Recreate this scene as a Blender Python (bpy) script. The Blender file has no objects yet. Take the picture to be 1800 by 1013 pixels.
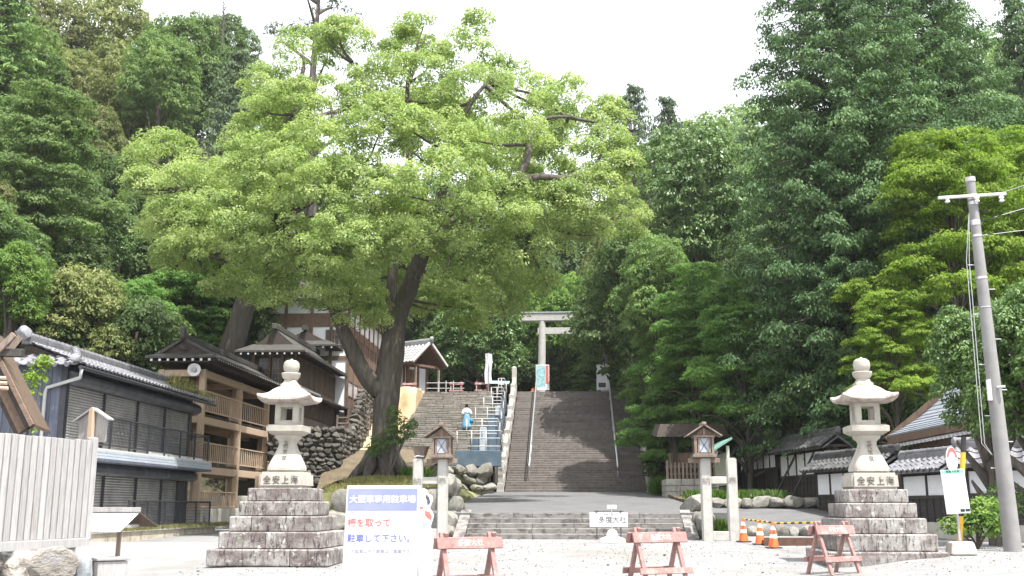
import bpy, bmesh, math, random
import numpy as np
from mathutils import Vector, Matrix, Euler
R = math.radians
S = bpy.context.scene
COL = S.collection
random.seed(7); RNG = np.random.default_rng(7)

# ------------------------------------------------------------------ camera
CAM = Vector((0, 0, 1.7)); FPX = 1860.0
PITCH = math.atan(384/FPX); YAW = math.atan(110/FPX*math.cos(PITCH))
cd = bpy.data.cameras.new('camera'); cam = bpy.data.objects.new('camera', cd); COL.objects.link(cam)
cam.location = CAM; cam.rotation_euler = (R(90)+PITCH, 0, YAW)
cd.lens = 36*FPX/1800; cd.clip_end = 2000; cd.clip_start = .1
S.camera = cam
_M = Euler((R(90)+PITCH, 0, YAW)).to_matrix()
def at(px, py, Y):
    """real place at shrine-axis distance Y that the photograph shows at px, py"""
    d = _M @ Vector(((px-900)/FPX, (506.5-py)/FPX, -1))
    return CAM + d*(Y/d.y)
def X_(px, Y, py=890): return at(px, py, Y).x
def Z_(py, Y, px=1010): return at(px, py, Y).z

# ------------------------------------------------------------------ world, sun, exposure
SUN_EL, SUN_AZ = R(66), R(46)        # azimuth: positive to the right of straight behind the camera
sdir = Vector((math.sin(SUN_AZ)*math.cos(SUN_EL), -math.cos(SUN_AZ)*math.cos(SUN_EL), math.sin(SUN_EL)))
W = bpy.data.worlds.new('World'); S.world = W; W.use_nodes = True
nt = W.node_tree; bg = nt.nodes['Background']
sky = nt.nodes.new('ShaderNodeTexSky'); sky.sky_type = 'NISHITA'; sky.sun_disc = False
sky.sun_elevation = SUN_EL; sky.sun_rotation = math.atan2(sdir.x, sdir.y)
sky.dust_density = 4; sky.air_density = 1.0
mx = nt.nodes.new('ShaderNodeMix'); mx.data_type = 'RGBA'; mx.inputs[0].default_value = .72   # thin white summer cloud
mx.inputs[7].default_value = (8.6, 8.7, 8.9, 1)
nt.links.new(sky.outputs[0], mx.inputs[6]); nt.links.new(mx.outputs[2], bg.inputs[0]); bg.inputs[1].default_value = .125
sl = bpy.data.lights.new('sun', 'SUN'); sl.energy = 4.6; sl.angle = R(.53); sl.color = (1, .975, .94)
so = bpy.data.objects.new('sun', sl); COL.objects.link(so); so.rotation_euler = (-sdir).to_track_quat('-Z', 'Y').to_euler()
S.view_settings.view_transform = 'Standard'; S.view_settings.look = 'None'
S.view_settings.exposure = 1.22; S.view_settings.gamma = 1
S.render.engine = 'CYCLES'
S.cycles.use_denoising = True; S.cycles.max_bounces = 6; S.cycles.diffuse_bounces = 3
S.cycles.transmission_bounces = 4; S.cycles.caustics_reflective = False; S.cycles.caustics_refractive = False

# ------------------------------------------------------------------ materials
MATS = {}
def mat(name, c1, c2=None, scale=4, rough=.8, bump=0, bscale=30, stain=None, stretch=(1, 1, 1), vary=.12, metal=0, spec=.3, glow=0):
    """two noise-mixed colours, optional stain (colour, scale, low, high, stretch), fine relief, small change from piece to piece"""
    m = bpy.data.materials.new(name); m.use_nodes = True; n = m.node_tree.nodes; l = m.node_tree.links
    b = n['Principled BSDF']; b.inputs['Roughness'].default_value = rough; b.inputs['Metallic'].default_value = metal
    b.inputs['Specular IOR Level'].default_value = spec
    tc = n.new('ShaderNodeTexCoord'); oi = n.new('ShaderNodeObjectInfo')
    sc = n.new('ShaderNodeVectorMath'); sc.operation = 'SCALE'; sc.inputs[0].default_value = (17, 31, 11); l.new(oi.outputs['Random'], sc.inputs['Scale'])
    ad = n.new('ShaderNodeVectorMath'); ad.operation = 'ADD'; l.new(tc.outputs['Object'], ad.inputs[0]); l.new(sc.outputs[0], ad.inputs[1])
    def noise(s, st, det=6, r=.6):
        mp = n.new('ShaderNodeMapping'); mp.inputs['Scale'].default_value = st; l.new(ad.outputs[0], mp.inputs[0])
        t = n.new('ShaderNodeTexNoise'); t.inputs['Scale'].default_value = s; t.inputs['Detail'].default_value = det; t.inputs['Roughness'].default_value = r
        l.new(mp.outputs[0], t.inputs[0]); return t
    def ramp(src, a, bb, ca, cb):
        rp = n.new('ShaderNodeValToRGB'); e = rp.color_ramp.elements; e[0].position = a; e[1].position = bb
        e[0].color = (*ca, 1); e[1].color = (*cb, 1); l.new(src, rp.inputs[0]); return rp.outputs[0]
    c2 = c2 or tuple(min(1, x*1.25) for x in c1)
    col = ramp(noise(scale, stretch).outputs[0], .34, .66, c1, c2)
    for st in (stain if isinstance(stain, list) else [stain] if stain else []):
        f = ramp(noise(st[1], st[4] if len(st) > 4 else (1, 1, 1), 8, .7).outputs[0], st[2], st[3], (0, 0, 0), (1, 1, 1))
        mm = n.new('ShaderNodeMix'); mm.data_type = 'RGBA'; l.new(f, mm.inputs[0]); l.new(col, mm.inputs[6]); mm.inputs[7].default_value = (*st[0], 1); col = mm.outputs[2]
    if vary:
        hs = n.new('ShaderNodeHueSaturation'); mr = n.new('ShaderNodeMapRange'); mr.inputs[3].default_value = 1-vary; mr.inputs[4].default_value = 1+vary
        l.new(oi.outputs['Random'], mr.inputs[0]); l.new(mr.outputs[0], hs.inputs['Value']); l.new(col, hs.inputs['Color']); col = hs.outputs[0]
    l.new(col, b.inputs['Base Color'])
    if bump:
        bp = n.new('ShaderNodeBump'); bp.inputs['Strength'].default_value = bump; bp.inputs['Distance'].default_value = .03
        l.new(noise(bscale, stretch, 4).outputs[0], bp.inputs['Height']); l.new(bp.outputs[0], b.inputs['Normal'])
    MATS[name] = m; return m
def leafmat(name, c1, c2, c3=None, trans=.38, rough=.6):
    m = bpy.data.materials.new(name); m.use_nodes = True; n = m.node_tree.nodes; l = m.node_tree.links
    b = n['Principled BSDF']; b.inputs['Roughness'].default_value = rough; b.inputs['Specular IOR Level'].default_value = .12 if rough > .4 else .3
    a = n.new('ShaderNodeAttribute'); a.attribute_name = 'tint'; oi = n.new('ShaderNodeObjectInfo')
    rp = n.new('ShaderNodeValToRGB'); e = rp.color_ramp.elements; e[0].color = (*c1, 1); e[1].color = (*c2, 1); e[0].position = .1; e[1].position = .8
    if c3: x = e.new(1.0); x.color = (*c3, 1)
    l.new(a.outputs['Fac'], rp.inputs[0])
    hs = n.new('ShaderNodeHueSaturation'); mr = n.new('ShaderNodeMapRange'); mr.inputs[3].default_value = .8; mr.inputs[4].default_value = 1.2
    l.new(oi.outputs['Random'], mr.inputs[0]); l.new(mr.outputs[0], hs.inputs['Value']); l.new(rp.outputs[0], hs.inputs['Color'])
    l.new(hs.outputs[0], b.inputs['Base Color'])
    t = n.new('ShaderNodeBsdfTranslucent'); tm = n.new('ShaderNodeMix'); tm.data_type = 'RGBA'; tm.blend_type = 'MULTIPLY'; tm.inputs[0].default_value = 1
    l.new(hs.outputs[0], tm.inputs[6]); tm.inputs[7].default_value = (1.25, 1.45, .75, 1); l.new(tm.outputs[2], t.inputs[0])
    ms = n.new('ShaderNodeMixShader'); ms.inputs[0].default_value = trans
    l.new(b.outputs[0], ms.inputs[1]); l.new(t.outputs[0], ms.inputs[2]); l.new(ms.outputs[0], n['Material Output'].inputs[0])
    MATS[name] = m; return m

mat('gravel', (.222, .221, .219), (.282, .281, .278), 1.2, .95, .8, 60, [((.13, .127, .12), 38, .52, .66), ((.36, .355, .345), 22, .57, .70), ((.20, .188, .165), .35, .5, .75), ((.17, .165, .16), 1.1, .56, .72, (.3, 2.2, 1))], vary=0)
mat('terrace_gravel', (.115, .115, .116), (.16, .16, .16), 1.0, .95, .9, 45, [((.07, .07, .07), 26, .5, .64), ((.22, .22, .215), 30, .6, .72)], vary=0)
mat('earth', (.10, .078, .05), (.165, .13, .085), 2.2, .95, .8, 18, [((.065, .05, .034), 9, .5, .72), ((.23, .19, .125), 14, .6, .78)], vary=0)
mat('forest_floor', (.035, .035, .018), (.07, .06, .035), 1.5, .95, .8, 8, vary=0)
mat('sand', (.40, .30, .17), (.55, .43, .27), 1.6, .95, .9, 9, [((.26, .19, .11), 2.2, .55, .75)], vary=0)
mat('moss_grass', (.13, .15, .05), (.27, .25, .12), 2.0, .95, .7, 30, vary=0)
mat('granite', (.36, .35, .325), (.45, .44, .41), 5, .8, .15, 90, [((.36, .34, .31), 40, .55, .72)], vary=.06)
mat('lantern_stone', (.36, .34, .295), (.46, .437, .385), 2.5, .85, .25, 60, [((.33, .29, .25), 3.5, .52, .72), ((.28, .265, .24), 40, .58, .72)], vary=.03)
mat('lantern_roof', (.36, .31, .275), (.50, .45, .40), 4, .85, .35, 45, [((.25, .175, .155), 5, .48, .64), ((.50, .48, .42), 9, .58, .7)], vary=.03)
mat('tier_stone', (.28, .265, .25), (.38, .362, .342), 3, .9, .45, 40, [((.15, .122, .115), 1.6, .44, .60, (1, 1, 1.4)), ((.06, .05, .048), 13, .51, .62, (1.5, 1.5, .4)), ((.50, .485, .465), 6, .59, .65), ((.09, .078, .07), 3.2, .57, .72, (2.5, 2.5, .22)), ((.17, .18, .12), 2.2, .60, .72)], vary=.14)
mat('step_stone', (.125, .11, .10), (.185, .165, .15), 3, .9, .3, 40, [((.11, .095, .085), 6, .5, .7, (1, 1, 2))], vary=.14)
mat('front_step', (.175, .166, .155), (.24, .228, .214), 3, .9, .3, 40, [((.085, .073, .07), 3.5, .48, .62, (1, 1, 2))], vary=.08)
mat('old_step', (.115, .105, .09), (.195, .18, .155), 4, .95, .5, 25, [((.12, .11, .09), 5, .5, .7)], vary=.25)
mat('rail_stone', (.33, .32, .29), (.45, .43, .39), 4, .9, .3, 50, [((.18, .17, .15), 5, .52, .75, (1, 1, .4))], vary=.08)
mat('boulder', (.15, .143, .125), (.25, .24, .21), 3, .92, .5, 14, [((.12, .115, .10), 4, .5, .7), ((.20, .21, .12), 2.5, .58, .75)], vary=.22)
mat('dark_rubble', (.065, .06, .053), (.125, .117, .10), 4, .95, .5, 14, [((.04, .037, .033), 5, .5, .7)], vary=.35)
mat('pale_rock', (.24, .215, .19), (.36, .335, .305), 2.5, .9, .9, 9, [((.14, .12, .10), 3.5, .48, .64, (1, 1, 3)), ((.30, .305, .31), 2, .55, .7)], vary=.1)
mat('blue_rock', (.24, .255, .275), (.36, .375, .39), 5, .9, .6, 12, vary=.05)
mat('concrete', (.42, .40, .36), (.54, .52, .47), 2, .9, .15, 40, [((.30, .25, .17), 1.6, .5, .75, (1.5, 1.5, .4))], vary=.05)
mat('white_concrete', (.50, .49, .475), (.58, .57, .555), 3, .85, .1, 40, vary=.03)
mat('stained_base', (.44, .39, .31), (.60, .55, .47), 3, .9, .3, 30, [((.24, .18, .12), 4, .5, .7, (1, 1, .3))], vary=.05)
mat('grey_wood', (.31, .30, .295), (.42, .41, .40), 6, .8, .25, 50, [((.23, .20, .185), 5, .55, .75, (1, 1, .15))], (6, 6, .5), .12)
mat('tan_wood', (.42, .31, .22), (.53, .40, .295), 5, .75, .15, 40, None, (5, 5, .6), .07)
mat('dark_wood', (.040, .031, .026), (.072, .057, .047), 5, .75, .25, 40, None, (5, 5, .6), .2)
mat('brown_wood', (.13, .085, .06), (.20, .135, .095), 5, .75, .25, 40, [((.08, .055, .04), 3, .5, .75)], (5, 5, .6), .2)
mat('red_wood', (.125, .075, .055), (.18, .11, .082), 5, .75, .2, 40, None, (5, 5, .6), .12)
mat('weathered_wood', (.17, .13, .105), (.27, .215, .175), 6, .8, .3, 45, [((.09, .07, .055), 4, .5, .75, (1, 1, .3))], (5, 5, .5), .15)
mat('black_board', (.030, .027, .027), (.06, .054, .052), 5, .8, .25, 40, [((.10, .09, .085), 4, .55, .8, (1, 1, .3))], (5, 5, .6), .2)
mat('roof_brown', (.085, .058, .042), (.15, .105, .075), 4, .6, .2, 40, [((.09, .06, .045), 3, .5, .75)], (.5, 5, 5), .1)
mat('plaster', (.76, .77, .79), (.82, .83, .85), 3, .85, .05, 40, [((.55, .55, .54), 2, .62, .85, (1, 1, .4))], vary=.04)
mat('grey_plaster', (.48, .47, .45), (.58, .57, .54), 3, .85, .1, 40, vary=.04)
mat('tile', (.12, .12, .13), (.20, .20, .215), 5, .45, .2, 30, [((.27, .265, .26), 6, .52, .75)], vary=.22, spec=.5)
mat('tile_old', (.045, .045, .046), (.095, .095, .094), 5, .75, .4, 22, [((.22, .215, .20), 7, .58, .70), ((.07, .065, .04), 2, .55, .75)], vary=.4)
mat('tile_light', (.20, .20, .20), (.30, .30, .30), 5, .6, .2, 30, vary=.15)
mat('slate', (.17, .185, .21), (.24, .26, .29), 3, .65, .2, 20, [((.13, .14, .16), 3, .5, .8, (.5, 6, 6))], vary=.08)
mat('copper_dark', (.045, .042, .038), (.075, .07, .062), 4, .55, .15, 30, [((.085, .11, .10), 3, .56, .8)], vary=.06)
mat('torii_cap', (.22, .25, .235), (.30, .33, .31), 4, .8, .2, 30, [((.12, .12, .11), 4, .5, .7, (4, 1, .3))], vary=.05)
mat('copper_green', (.12, .25, .205), (.17, .31, .26), 4, .7, .1, 30, vary=.05)
mat('blue_siding', (.075, .085, .115), (.13, .145, .185), 3, .6, .15, 40, [((.20, .22, .26), 3, .55, .75)], (4, 4, .5), .08)
mat('shutter_metal', (.30, .295, .285), (.40, .395, .38), 2, .5, .1, 30, [((.20, .195, .19), 1.2, .5, .75)], vary=.06, metal=.1, spec=.5)
mat('black_metal', (.022, .024, .030), (.035, .038, .046), 5, .45, 0, vary=.05, spec=.5)
mat('awning', (.05, .053, .062), (.10, .105, .12), 2.5, .5, .2, 25, [((.19, .195, .21), 3, .56, .72)], vary=.05)
mat('steel', (.50, .51, .52), (.60, .61, .62), 4, .35, 0, vary=.03, metal=.75, spec=.5)
mat('grey_paint', (.42, .42, .41), (.50, .50, .49), 4, .5, 0, vary=.03)
mat('blue_panel', (.085, .125, .165), (.12, .165, .21), 2, .6, .1, 30, [((.16, .20, .23), 2, .55, .8)], vary=.12)
mat('pale_blue_panel', (.36, .40, .45), (.44, .48, .53), 2, .6, .1, 30, vary=.1)
mat('white_paint', (.66, .66, .66), (.72, .72, .72), 3, .6, .03, 40, vary=.02)
mat('ink', (.03, .03, .03), (.05, .05, .05), 5, .9, vary=0)
mat('carved_ink', (.17, .16, .14), (.25, .235, .21), 12, .95, vary=0)
mat('carved_dark', (.075, .068, .06), (.13, .12, .105), 12, .95, vary=0)
mat('sign_blue', (.165, .185, .40), (.205, .225, .44), 3, .5, vary=0)
mat('sign_white', (.50, .50, .505), (.55, .55, .555), 2, .55, vary=0)
mat('sign_text_red', (.42, .10, .095), (.46, .13, .12), 3, .6, vary=0)
mat('sign_text_blue', (.10, .12, .36), (.13, .15, .40), 3, .6, vary=0)
mat('sign_text_grey', (.24, .24, .34), (.27, .27, .37), 3, .6, vary=0)
mat('barricade', (.25, .132, .118), (.33, .195, .178), 5, .8, .25, 40, [((.42, .30, .28), 6, .52, .68), ((.15, .08, .07), 4, .58, .72), ((.10, .07, .06), 25, .66, .72)], (4, 4, 4), .08)
mat('barricade_letter', (.48, .34, .31), (.62, .52, .49), 9, .8, vary=0)
mat('orange', (.78, .13, .035), (.84, .17, .05), 5, .5, vary=.04)
mat('rubber', (.03, .03, .03), (.05, .05, .05), 5, .8, vary=0)
mat('yellow', (.72, .40, .03), (.78, .46, .05), 5, .5, vary=.03)
mat('rust_steel', (.085, .045, .035), (.14, .075, .055), 5, .8, .2, 30, vary=.05)
mat('pole_concrete', (.21, .205, .20), (.26, .255, .248), 3, .85, .2, 80, [((.20, .19, .18), 3, .55, .8, (2, 2, .2))], vary=.02)
mat('bark', (.055, .047, .040), (.115, .10, .085), 3, .95, 1.0, 9, [((.24, .21, .17), 2.2, .58, .74, (1, 1, .35)), ((.055, .07, .028), 1.3, .55, .72)], (2.5, 2.5, .5), .1)
mat('grey_bark', (.065, .056, .048), (.12, .105, .09), 3, .95, .8, 8, None, (2.5, 2.5, .5), .15)
mat('glass', (.30, .33, .37), (.38, .41, .45), 2, .15, 0, vary=.05, spec=.8)
mat('paper', (.34, .37, .43), (.42, .45, .51), 2, .6, 0, vary=.03)
mat('window_dark', (.02, .02, .022), (.035, .035, .037), 2, .3, 0, vary=.1, spec=.5)
mat('poster_teal', (.16, .36, .38), (.42, .60, .60), 6, .6, 0, [((.70, .78, .77), 5, .5, .6), ((.10, .20, .26), 9, .56, .66)], vary=0)
mat('poster_red', (.55, .10, .09), (.62, .16, .13), 6, .6, vary=0)
mat('cloth_white', (.58, .59, .63), (.68, .69, .73), 4, .9, .2, 12, vary=0)
mat('hakama', (.12, .29, .42), (.17, .36, .50), 4, .9, .3, 10, None, (6, 6, .5), 0)
mat('bag_blue', (.02, .16, .28), (.04, .22, .36), 4, .7, vary=0)
mat('skin', (.52, .34, .25), (.58, .39, .30), 4, .6, vary=0)
mat('hair', (.015, .012, .011), (.03, .025, .022), 8, .5, vary=0)
mat('teal_roof', (.30, .55, .62), (.38, .62, .70), 4, .5, vary=0)
mat('fox_red', (.5, .12, .05), (.6, .17, .08), 4, .6, vary=0)
mat('board_cream', (.42, .44, .36), (.50, .52, .43), 4, .7, vary=.03)
mat('roof_white', (.50, .49, .48), (.60, .59, .58), 2, .6, .1, 20, vary=0)
mat('cut_black', (.05, .05, .06), (.10, .10, .12), 9, .6, vary=0)
mat('cut_red', (.62, .13, .11), (.70, .20, .16), 9, .6, vary=0)
mat('cut_blue', (.20, .50, .58), (.45, .68, .72), 9, .6, vary=0)
mat('green_print', (.20, .62, .42), (.24, .66, .46), 3, .6, vary=0)
leafmat('camphor_leaf', (.165, .225, .08), (.325, .385, .155), (.45, .48, .24), .40)
leafmat('pebble_tone', (.16, .158, .154), (.23, .228, .222), (.33, .326, .318), 0)
leafmat('litter_tone', (.08, .06, .03), (.20, .15, .07), (.16, .18, .06), .1)
leafmat('broad_leaf', (0.087, 0.141, 0.052), (0.189, 0.270, 0.092), (0.270, 0.351, 0.135))
leafmat('dark_leaf', (0.059, 0.095, 0.039), (0.122, 0.177, 0.066), (0.177, 0.232, 0.095))
leafmat('shii_leaf', (.11, .14, .052), (.235, .245, .105), (.35, .335, .165))
leafmat('fresh_leaf', (.09, .165, .04), (.18, .27, .065), (.24, .34, .09))
leafmat('maple_leaf', (.13, .21, .03), (.26, .36, .06), (.36, .45, .11), .45)
leafmat('maple_dark', (0.079, 0.159, 0.046), (0.159, 0.266, 0.071), (0.230, 0.345, 0.101), .4)
leafmat('hinoki_leaf', (0.053, 0.100, 0.043), (0.106, 0.175, 0.069), (0.163, 0.237, 0.100), .2)
leafmat('cedar_leaf', (0.078, 0.144, 0.042), (0.156, 0.240, 0.072), (0.216, 0.300, 0.096), .2)
leafmat('pine_leaf', (0.060, 0.096, 0.050), (0.114, 0.156, 0.078), (0.156, 0.204, 0.108), .15)
leafmat('camellia_leaf', (0.067, 0.123, 0.039), (0.140, 0.224, 0.067), (0.213, 0.302, 0.101), .25, .38)
leafmat('grass_leaf', (.06, .13, .02), (.13, .24, .04), (.22, .30, .08), .35)
leafmat('weed_leaf', (.14, .15, .05), (.24, .22, .10), (.32, .26, .15), .3)
mat('canopy_ground', (.035, .065, .025), (.06, .10, .04), .4, .95, .5, 2, vary=0)

# ------------------------------------------------------------------ builders
def wloc(o):
    v = Vector((0, 0, 0))
    while o is not None: v += o.location; o = o.parent
    return v
def T(name, label, cat, loc=(0, 0, 0), rz=0, group=None):
    o = bpy.data.objects.new(name, None); COL.objects.link(o); o.location = loc; o.rotation_euler = (0, 0, rz)
    return tag(o, label, cat, group)
def tag(o, label=None, cat=None, group=None, kind=None):
    if label: o['label'] = label
    if cat: o['category'] = cat
    if group: o['group'] = group
    if kind: o['kind'] = kind
    return o
def link(me, name, m, parent=None, loc=(0, 0, 0), rot=(0, 0, 0), scale=(1, 1, 1), own=False):
    """one mesh object; own=True keeps the material on the object so that the mesh may be shared"""
    o = bpy.data.objects.new(name, me); COL.objects.link(o)
    if m:
        mm = MATS[m]
        if own:
            if not me.materials: me.materials.append(mm)
            o.material_slots[0].link = 'OBJECT'; o.material_slots[0].material = mm
        elif not me.materials: me.materials.append(mm)
    o.parent = parent; o.location = loc; o.rotation_euler = rot; o.scale = scale
    return o
class B:
    def __init__(s): s.v = []; s.f = []
    def add(s, vs, fs):
        k = len(s.v); s.v += [Vector(v) for v in vs]; s.f += [tuple(i+k for i in f) for f in fs]; return s
    def hexa(s, p):   # p: 4 bottom, 4 top, both counter-clockwise
        return s.add(p, [(3, 2, 1, 0), (4, 5, 6, 7), (0, 1, 5, 4), (1, 2, 6, 5), (2, 3, 7, 6), (3, 0, 4, 7)])
    def box(s, c, d, rz=0, rot=None, taper=1):
        m = rot if rot is not None else Matrix.Rotation(rz, 3, 'Z')
        c = Vector(c); x, y, z = d[0]/2, d[1]/2, d[2]/2; t = taper
        return s.hexa([c + m @ Vector(q) for q in ((-x, -y, -z), (x, -y, -z), (x, y, -z), (-x, y, -z), (-x*t, -y*t, z), (x*t, -y*t, z), (x*t, y*t, z), (-x*t, y*t, z))])
    def span(s, a, b):   # axis-aligned box from corner to corner
        a, b = Vector(a), Vector(b); return s.box((a+b)/2, [abs(b[i]-a[i]) for i in range(3)])
    def beam(s, p, q, w, h, up=(0, 0, 1)):
        p, q = Vector(p), Vector(q); d = (q-p).normalized(); u = Vector(up)
        if abs(d.dot(u)) > .99: u = Vector((0, 1, 0))
        r = d.cross(u).normalized(); u = r.cross(d)
        pts = [a + r*i*w/2 + u*j*h/2 for a in (p, q) for i, j in ((-1, -1), (1, -1), (1, 1), (-1, 1))]
        return s.hexa(pts)
    def tube(s, pts, rad, n=8, cap=True):
        pts = [Vector(p) for p in pts]; rad = rad if isinstance(rad, (list, tuple)) else [rad]*len(pts); vs = []; fs = []; prev = None
        for i, p in enumerate(pts):
            d = (pts[min(i+1, len(pts)-1)] - pts[max(i-1, 0)]).normalized()
            r = prev - d*prev.dot(d) if prev is not None else d.orthogonal()
            if prev is None and abs(d.z) > .5: r = Vector((1, 0, 0)) - d*d.x
            r.normalize(); prev = r; u = d.cross(r)
            vs += [p + (r*math.cos(2*math.pi*k/n) + u*math.sin(2*math.pi*k/n))*rad[i] for k in range(n)]
        for i in range(len(pts)-1):
            fs += [(i*n+k, i*n+(k+1) % n, (i+1)*n+(k+1) % n, (i+1)*n+k) for k in range(n)]
        if cap: fs += [tuple(range(n))[::-1], tuple(range((len(pts)-1)*n, len(pts)*n))]
        return s.add(vs, fs)
    def lathe(s, prof, n=20, c=(0, 0, 0), rot=0, corner=None):
        """rings of radius r at height z; corner(r, z, angle) may lift or widen points"""
        c = Vector(c); vs = []; fs = []
        for r, z in prof:
            for k in range(n):
                a = rot + 2*math.pi*k/n; rr, zz = (corner(r, z, a) if corner else (r, z))
                vs.append(c + Vector((rr*math.cos(a), rr*math.sin(a), zz)))
        for i in range(len(prof)-1):
            fs += [(i*n+k, i*n+(k+1) % n, (i+1)*n+(k+1) % n, (i+1)*n+k) for k in range(n)]
        fs += [tuple(range(n))[::-1], tuple(range((len(prof)-1)*n, len(prof)*n))]
        return s.add(vs, fs)
    def prism(s, poly, o, u, w, t):   # polygon (a, b) in the plane o + a u + b w, thickened by vector t
        o, u, w, t = map(Vector, (o, u, w, t)); n = len(poly)
        p = [o + u*a + w*b for a, b in poly]
        if (u.cross(w)).dot(t) > 0: p = p[::-1]
        vs = p + [q+t for q in p]
        return s.add(vs, [tuple(range(n)), tuple(range(2*n-1, n-1, -1))] + [(i, i+n, (i+1) % n+n, (i+1) % n) for i in range(n)])
    def grid(s, fn, nu, nv):
        k = len(s.v); s.v += [Vector(fn(i/nu, j/nv)) for j in range(nv+1) for i in range(nu+1)]
        s.f += [(k+j*(nu+1)+i, k+j*(nu+1)+i+1, k+(j+1)*(nu+1)+i+1, k+(j+1)*(nu+1)+i) for j in range(nv) for i in range(nu)]; return s
    def mesh(s, name, m=None, bevel=0, smooth=False, off=None, seg=1):
        me = bpy.data.meshes.new(name)
        me.from_pydata([(v-off)[:] if off is not None else v[:] for v in s.v], [], s.f)
        if bevel:
            bm = bmesh.new(); bm.from_mesh(me); bmesh.ops.recalc_face_normals(bm, faces=bm.faces)
            ed = [e for e in bm.edges if len(e.link_faces) == 2 and e.calc_face_angle(0) > .5]
            bmesh.ops.bevel(bm, geom=ed, offset=bevel, segments=seg, affect='EDGES', clamp_overlap=True); bm.to_mesh(me); bm.free()
        if smooth: me.polygons.foreach_set('use_smooth', [True]*len(me.polygons))
        if smooth == 'angle': me.set_sharp_from_angle(angle=R(40))
        if m: me.materials.append(MATS[m])
        me.update(); return me
    def o(s, name, m, parent=None, bevel=0, smooth=False, w=True, seg=1):
        off = wloc(parent) if (parent is not None and w) else None
        return link(s.mesh(name, m, bevel, smooth, off, seg), name, None, parent)
def place(me, name, m, parent, pos, rot=(0, 0, 0), scale=(1, 1, 1), own=True):
    """a piece that shares its mesh, at a world position under an unrotated parent"""
    return link(me, name, m, parent, Vector(pos) - (wloc(parent) if parent else Vector()), rot, scale, own)
def text(body, size, pos, rot, m, parent, name='lettering', bold=0, depth=.002, w=True, squash=1, spacing=1):
    cu = bpy.data.curves.new('t', 'FONT'); cu.body = body; cu.size = size; cu.align_x = 'CENTER'; cu.align_y = 'CENTER'
    cu.offset = bold*size; cu.extrude = depth; cu.space_line = spacing; cu.resolution_u = 3
    ob = bpy.data.objects.new('t', cu); COL.objects.link(ob); dg = bpy.context.evaluated_depsgraph_get()
    me = bpy.data.meshes.new_from_object(ob.evaluated_get(dg)); bpy.data.objects.remove(ob); bpy.data.curves.remove(cu)
    me.materials.clear()
    return link(me, name, m, parent, Vector(pos) - (wloc(parent) if (parent and w) else Vector()), rot, (squash, 1, 1))
def copytree(o, loc, rz=0, label=None, parent=None):
    c = o.copy(); COL.objects.link(c)
    if parent is None: c.location = loc; c.rotation_euler = (0, 0, rz); c['label'] = label or c['label']
    else: c.parent = parent
    for ch in o.children: copytree(ch, None, parent=c)
    return c
def noise3(p, s=1.0):
    from mathutils import noise as nz
    return nz.noise(Vector(p)*s)
def rock_mesh(name, seed, sub=2, rough=.28, flat=1.0, cuts=11):
    bm = bmesh.new(); bmesh.ops.create_icosphere(bm, subdivisions=sub, radius=1)
    for v in bm.verts:
        d = v.co.normalized(); k = 1/max(abs(d.x), abs(d.y), abs(d.z))
        r = .55*1 + .45*min(k, 1.35) * .8; q = d*1.3 + Vector((seed*7.1, seed*3.3, seed*1.7))
        v.co = d*(r + rough*noise3(q) + rough*.4*noise3(q*2.7)); v.co.z *= flat
    rg = random.Random(seed*13+1)
    for k in range(cuts):
        n_ = Vector((rg.gauss(0, 1), rg.gauss(0, 1), rg.gauss(0, 1))).normalized(); ds = rg.uniform(.58, .84)
        for v in bm.verts:
            e = v.co.dot(n_)-ds
            if e > 0: v.co -= n_*e*.93
    me = bpy.data.meshes.new(name); bm.to_mesh(me); bm.free()
    me.polygons.foreach_set('use_smooth', [True]*len(me.polygons)); me.set_sharp_from_angle(angle=R(24)); return me
ROCKS = [rock_mesh('stone', i, 3, .22) for i in range(7)]
RUBBLE = [rock_mesh('rubble_stone', 20+i, 2, .3) for i in range(6)]
# ------------------------------------------------------------------ terrain
def ss(a, b, t):
    t = max(0, min(1, (t-a)/(b-a))); return t*t*(3-2*t)
def H(x, y):
    z = (.025-.0088*ss(-6.5, -11, x))*min(y, 50)
    if y > 60: z += (min(y, 76)-60)/16*7.9
    if y > 76: z += .02*(min(y, 96)-76)
    if y > 96: z += (y-96)*.40*ss(96, 112, y)
    l = max(0, -21-x) ; z += .82*l*ss(20, 48, y)*(1 - .45*ss(25, 60, l)) 
    r = max(0, x-14.5) ; z += .62*r*ss(30, 50, y)*(1 - .3*ss(30, 60, r))
    if x > 5: z += .22*ss(5, 7.2, x)*ss(8, 19, y)*(1-ss(22, 30, y))
    return z + .012*noise3((x*.6, y*.6, 0))*(y > 0)
def sheet(name, m, xs, ys, fn, skirt=False):
    nx, ny = len(xs), len(ys)
    b = B(); b.v = [Vector((x, y, fn(x, y))) for y in ys for x in xs]
    b.f = [(j*nx+i, j*nx+i+1, (j+1)*nx+i+1, (j+1)*nx+i) for j in range(ny-1) for i in range(nx-1)]
    if skirt:
        ring = [i for i in range(nx)] + [j*nx+nx-1 for j in range(1, ny)] + [(ny-1)*nx+i for i in range(nx-2, -1, -1)] + [j*nx for j in range(ny-2, 0, -1)]
        k = len(b.v); b.v += [b.v[i] - Vector((0, 0, 2.2)) for i in ring]; n = len(ring)
        b.f += [(ring[(i+1) % n], ring[i], k+i, k+(i+1) % n) for i in range(n)]
    me = b.mesh(name, m, smooth=True); me.set_sharp_from_angle(angle=R(50)); return tag(link(me, name, None), kind='structure')
lin = lambda a, b, n: [a+(b-a)*i/n for i in range(n+1)]
sheet('ground', 'gravel', lin(-24, 16, 50), lin(-30, 62, 70), lambda x, y: H(x, y))
hx = [-500, -300, -200]+lin(-150, 150, 60)+[200, 300, 500]; hy = lin(30, 150, 50)+[180, 230, 300, 420, 600]
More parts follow.
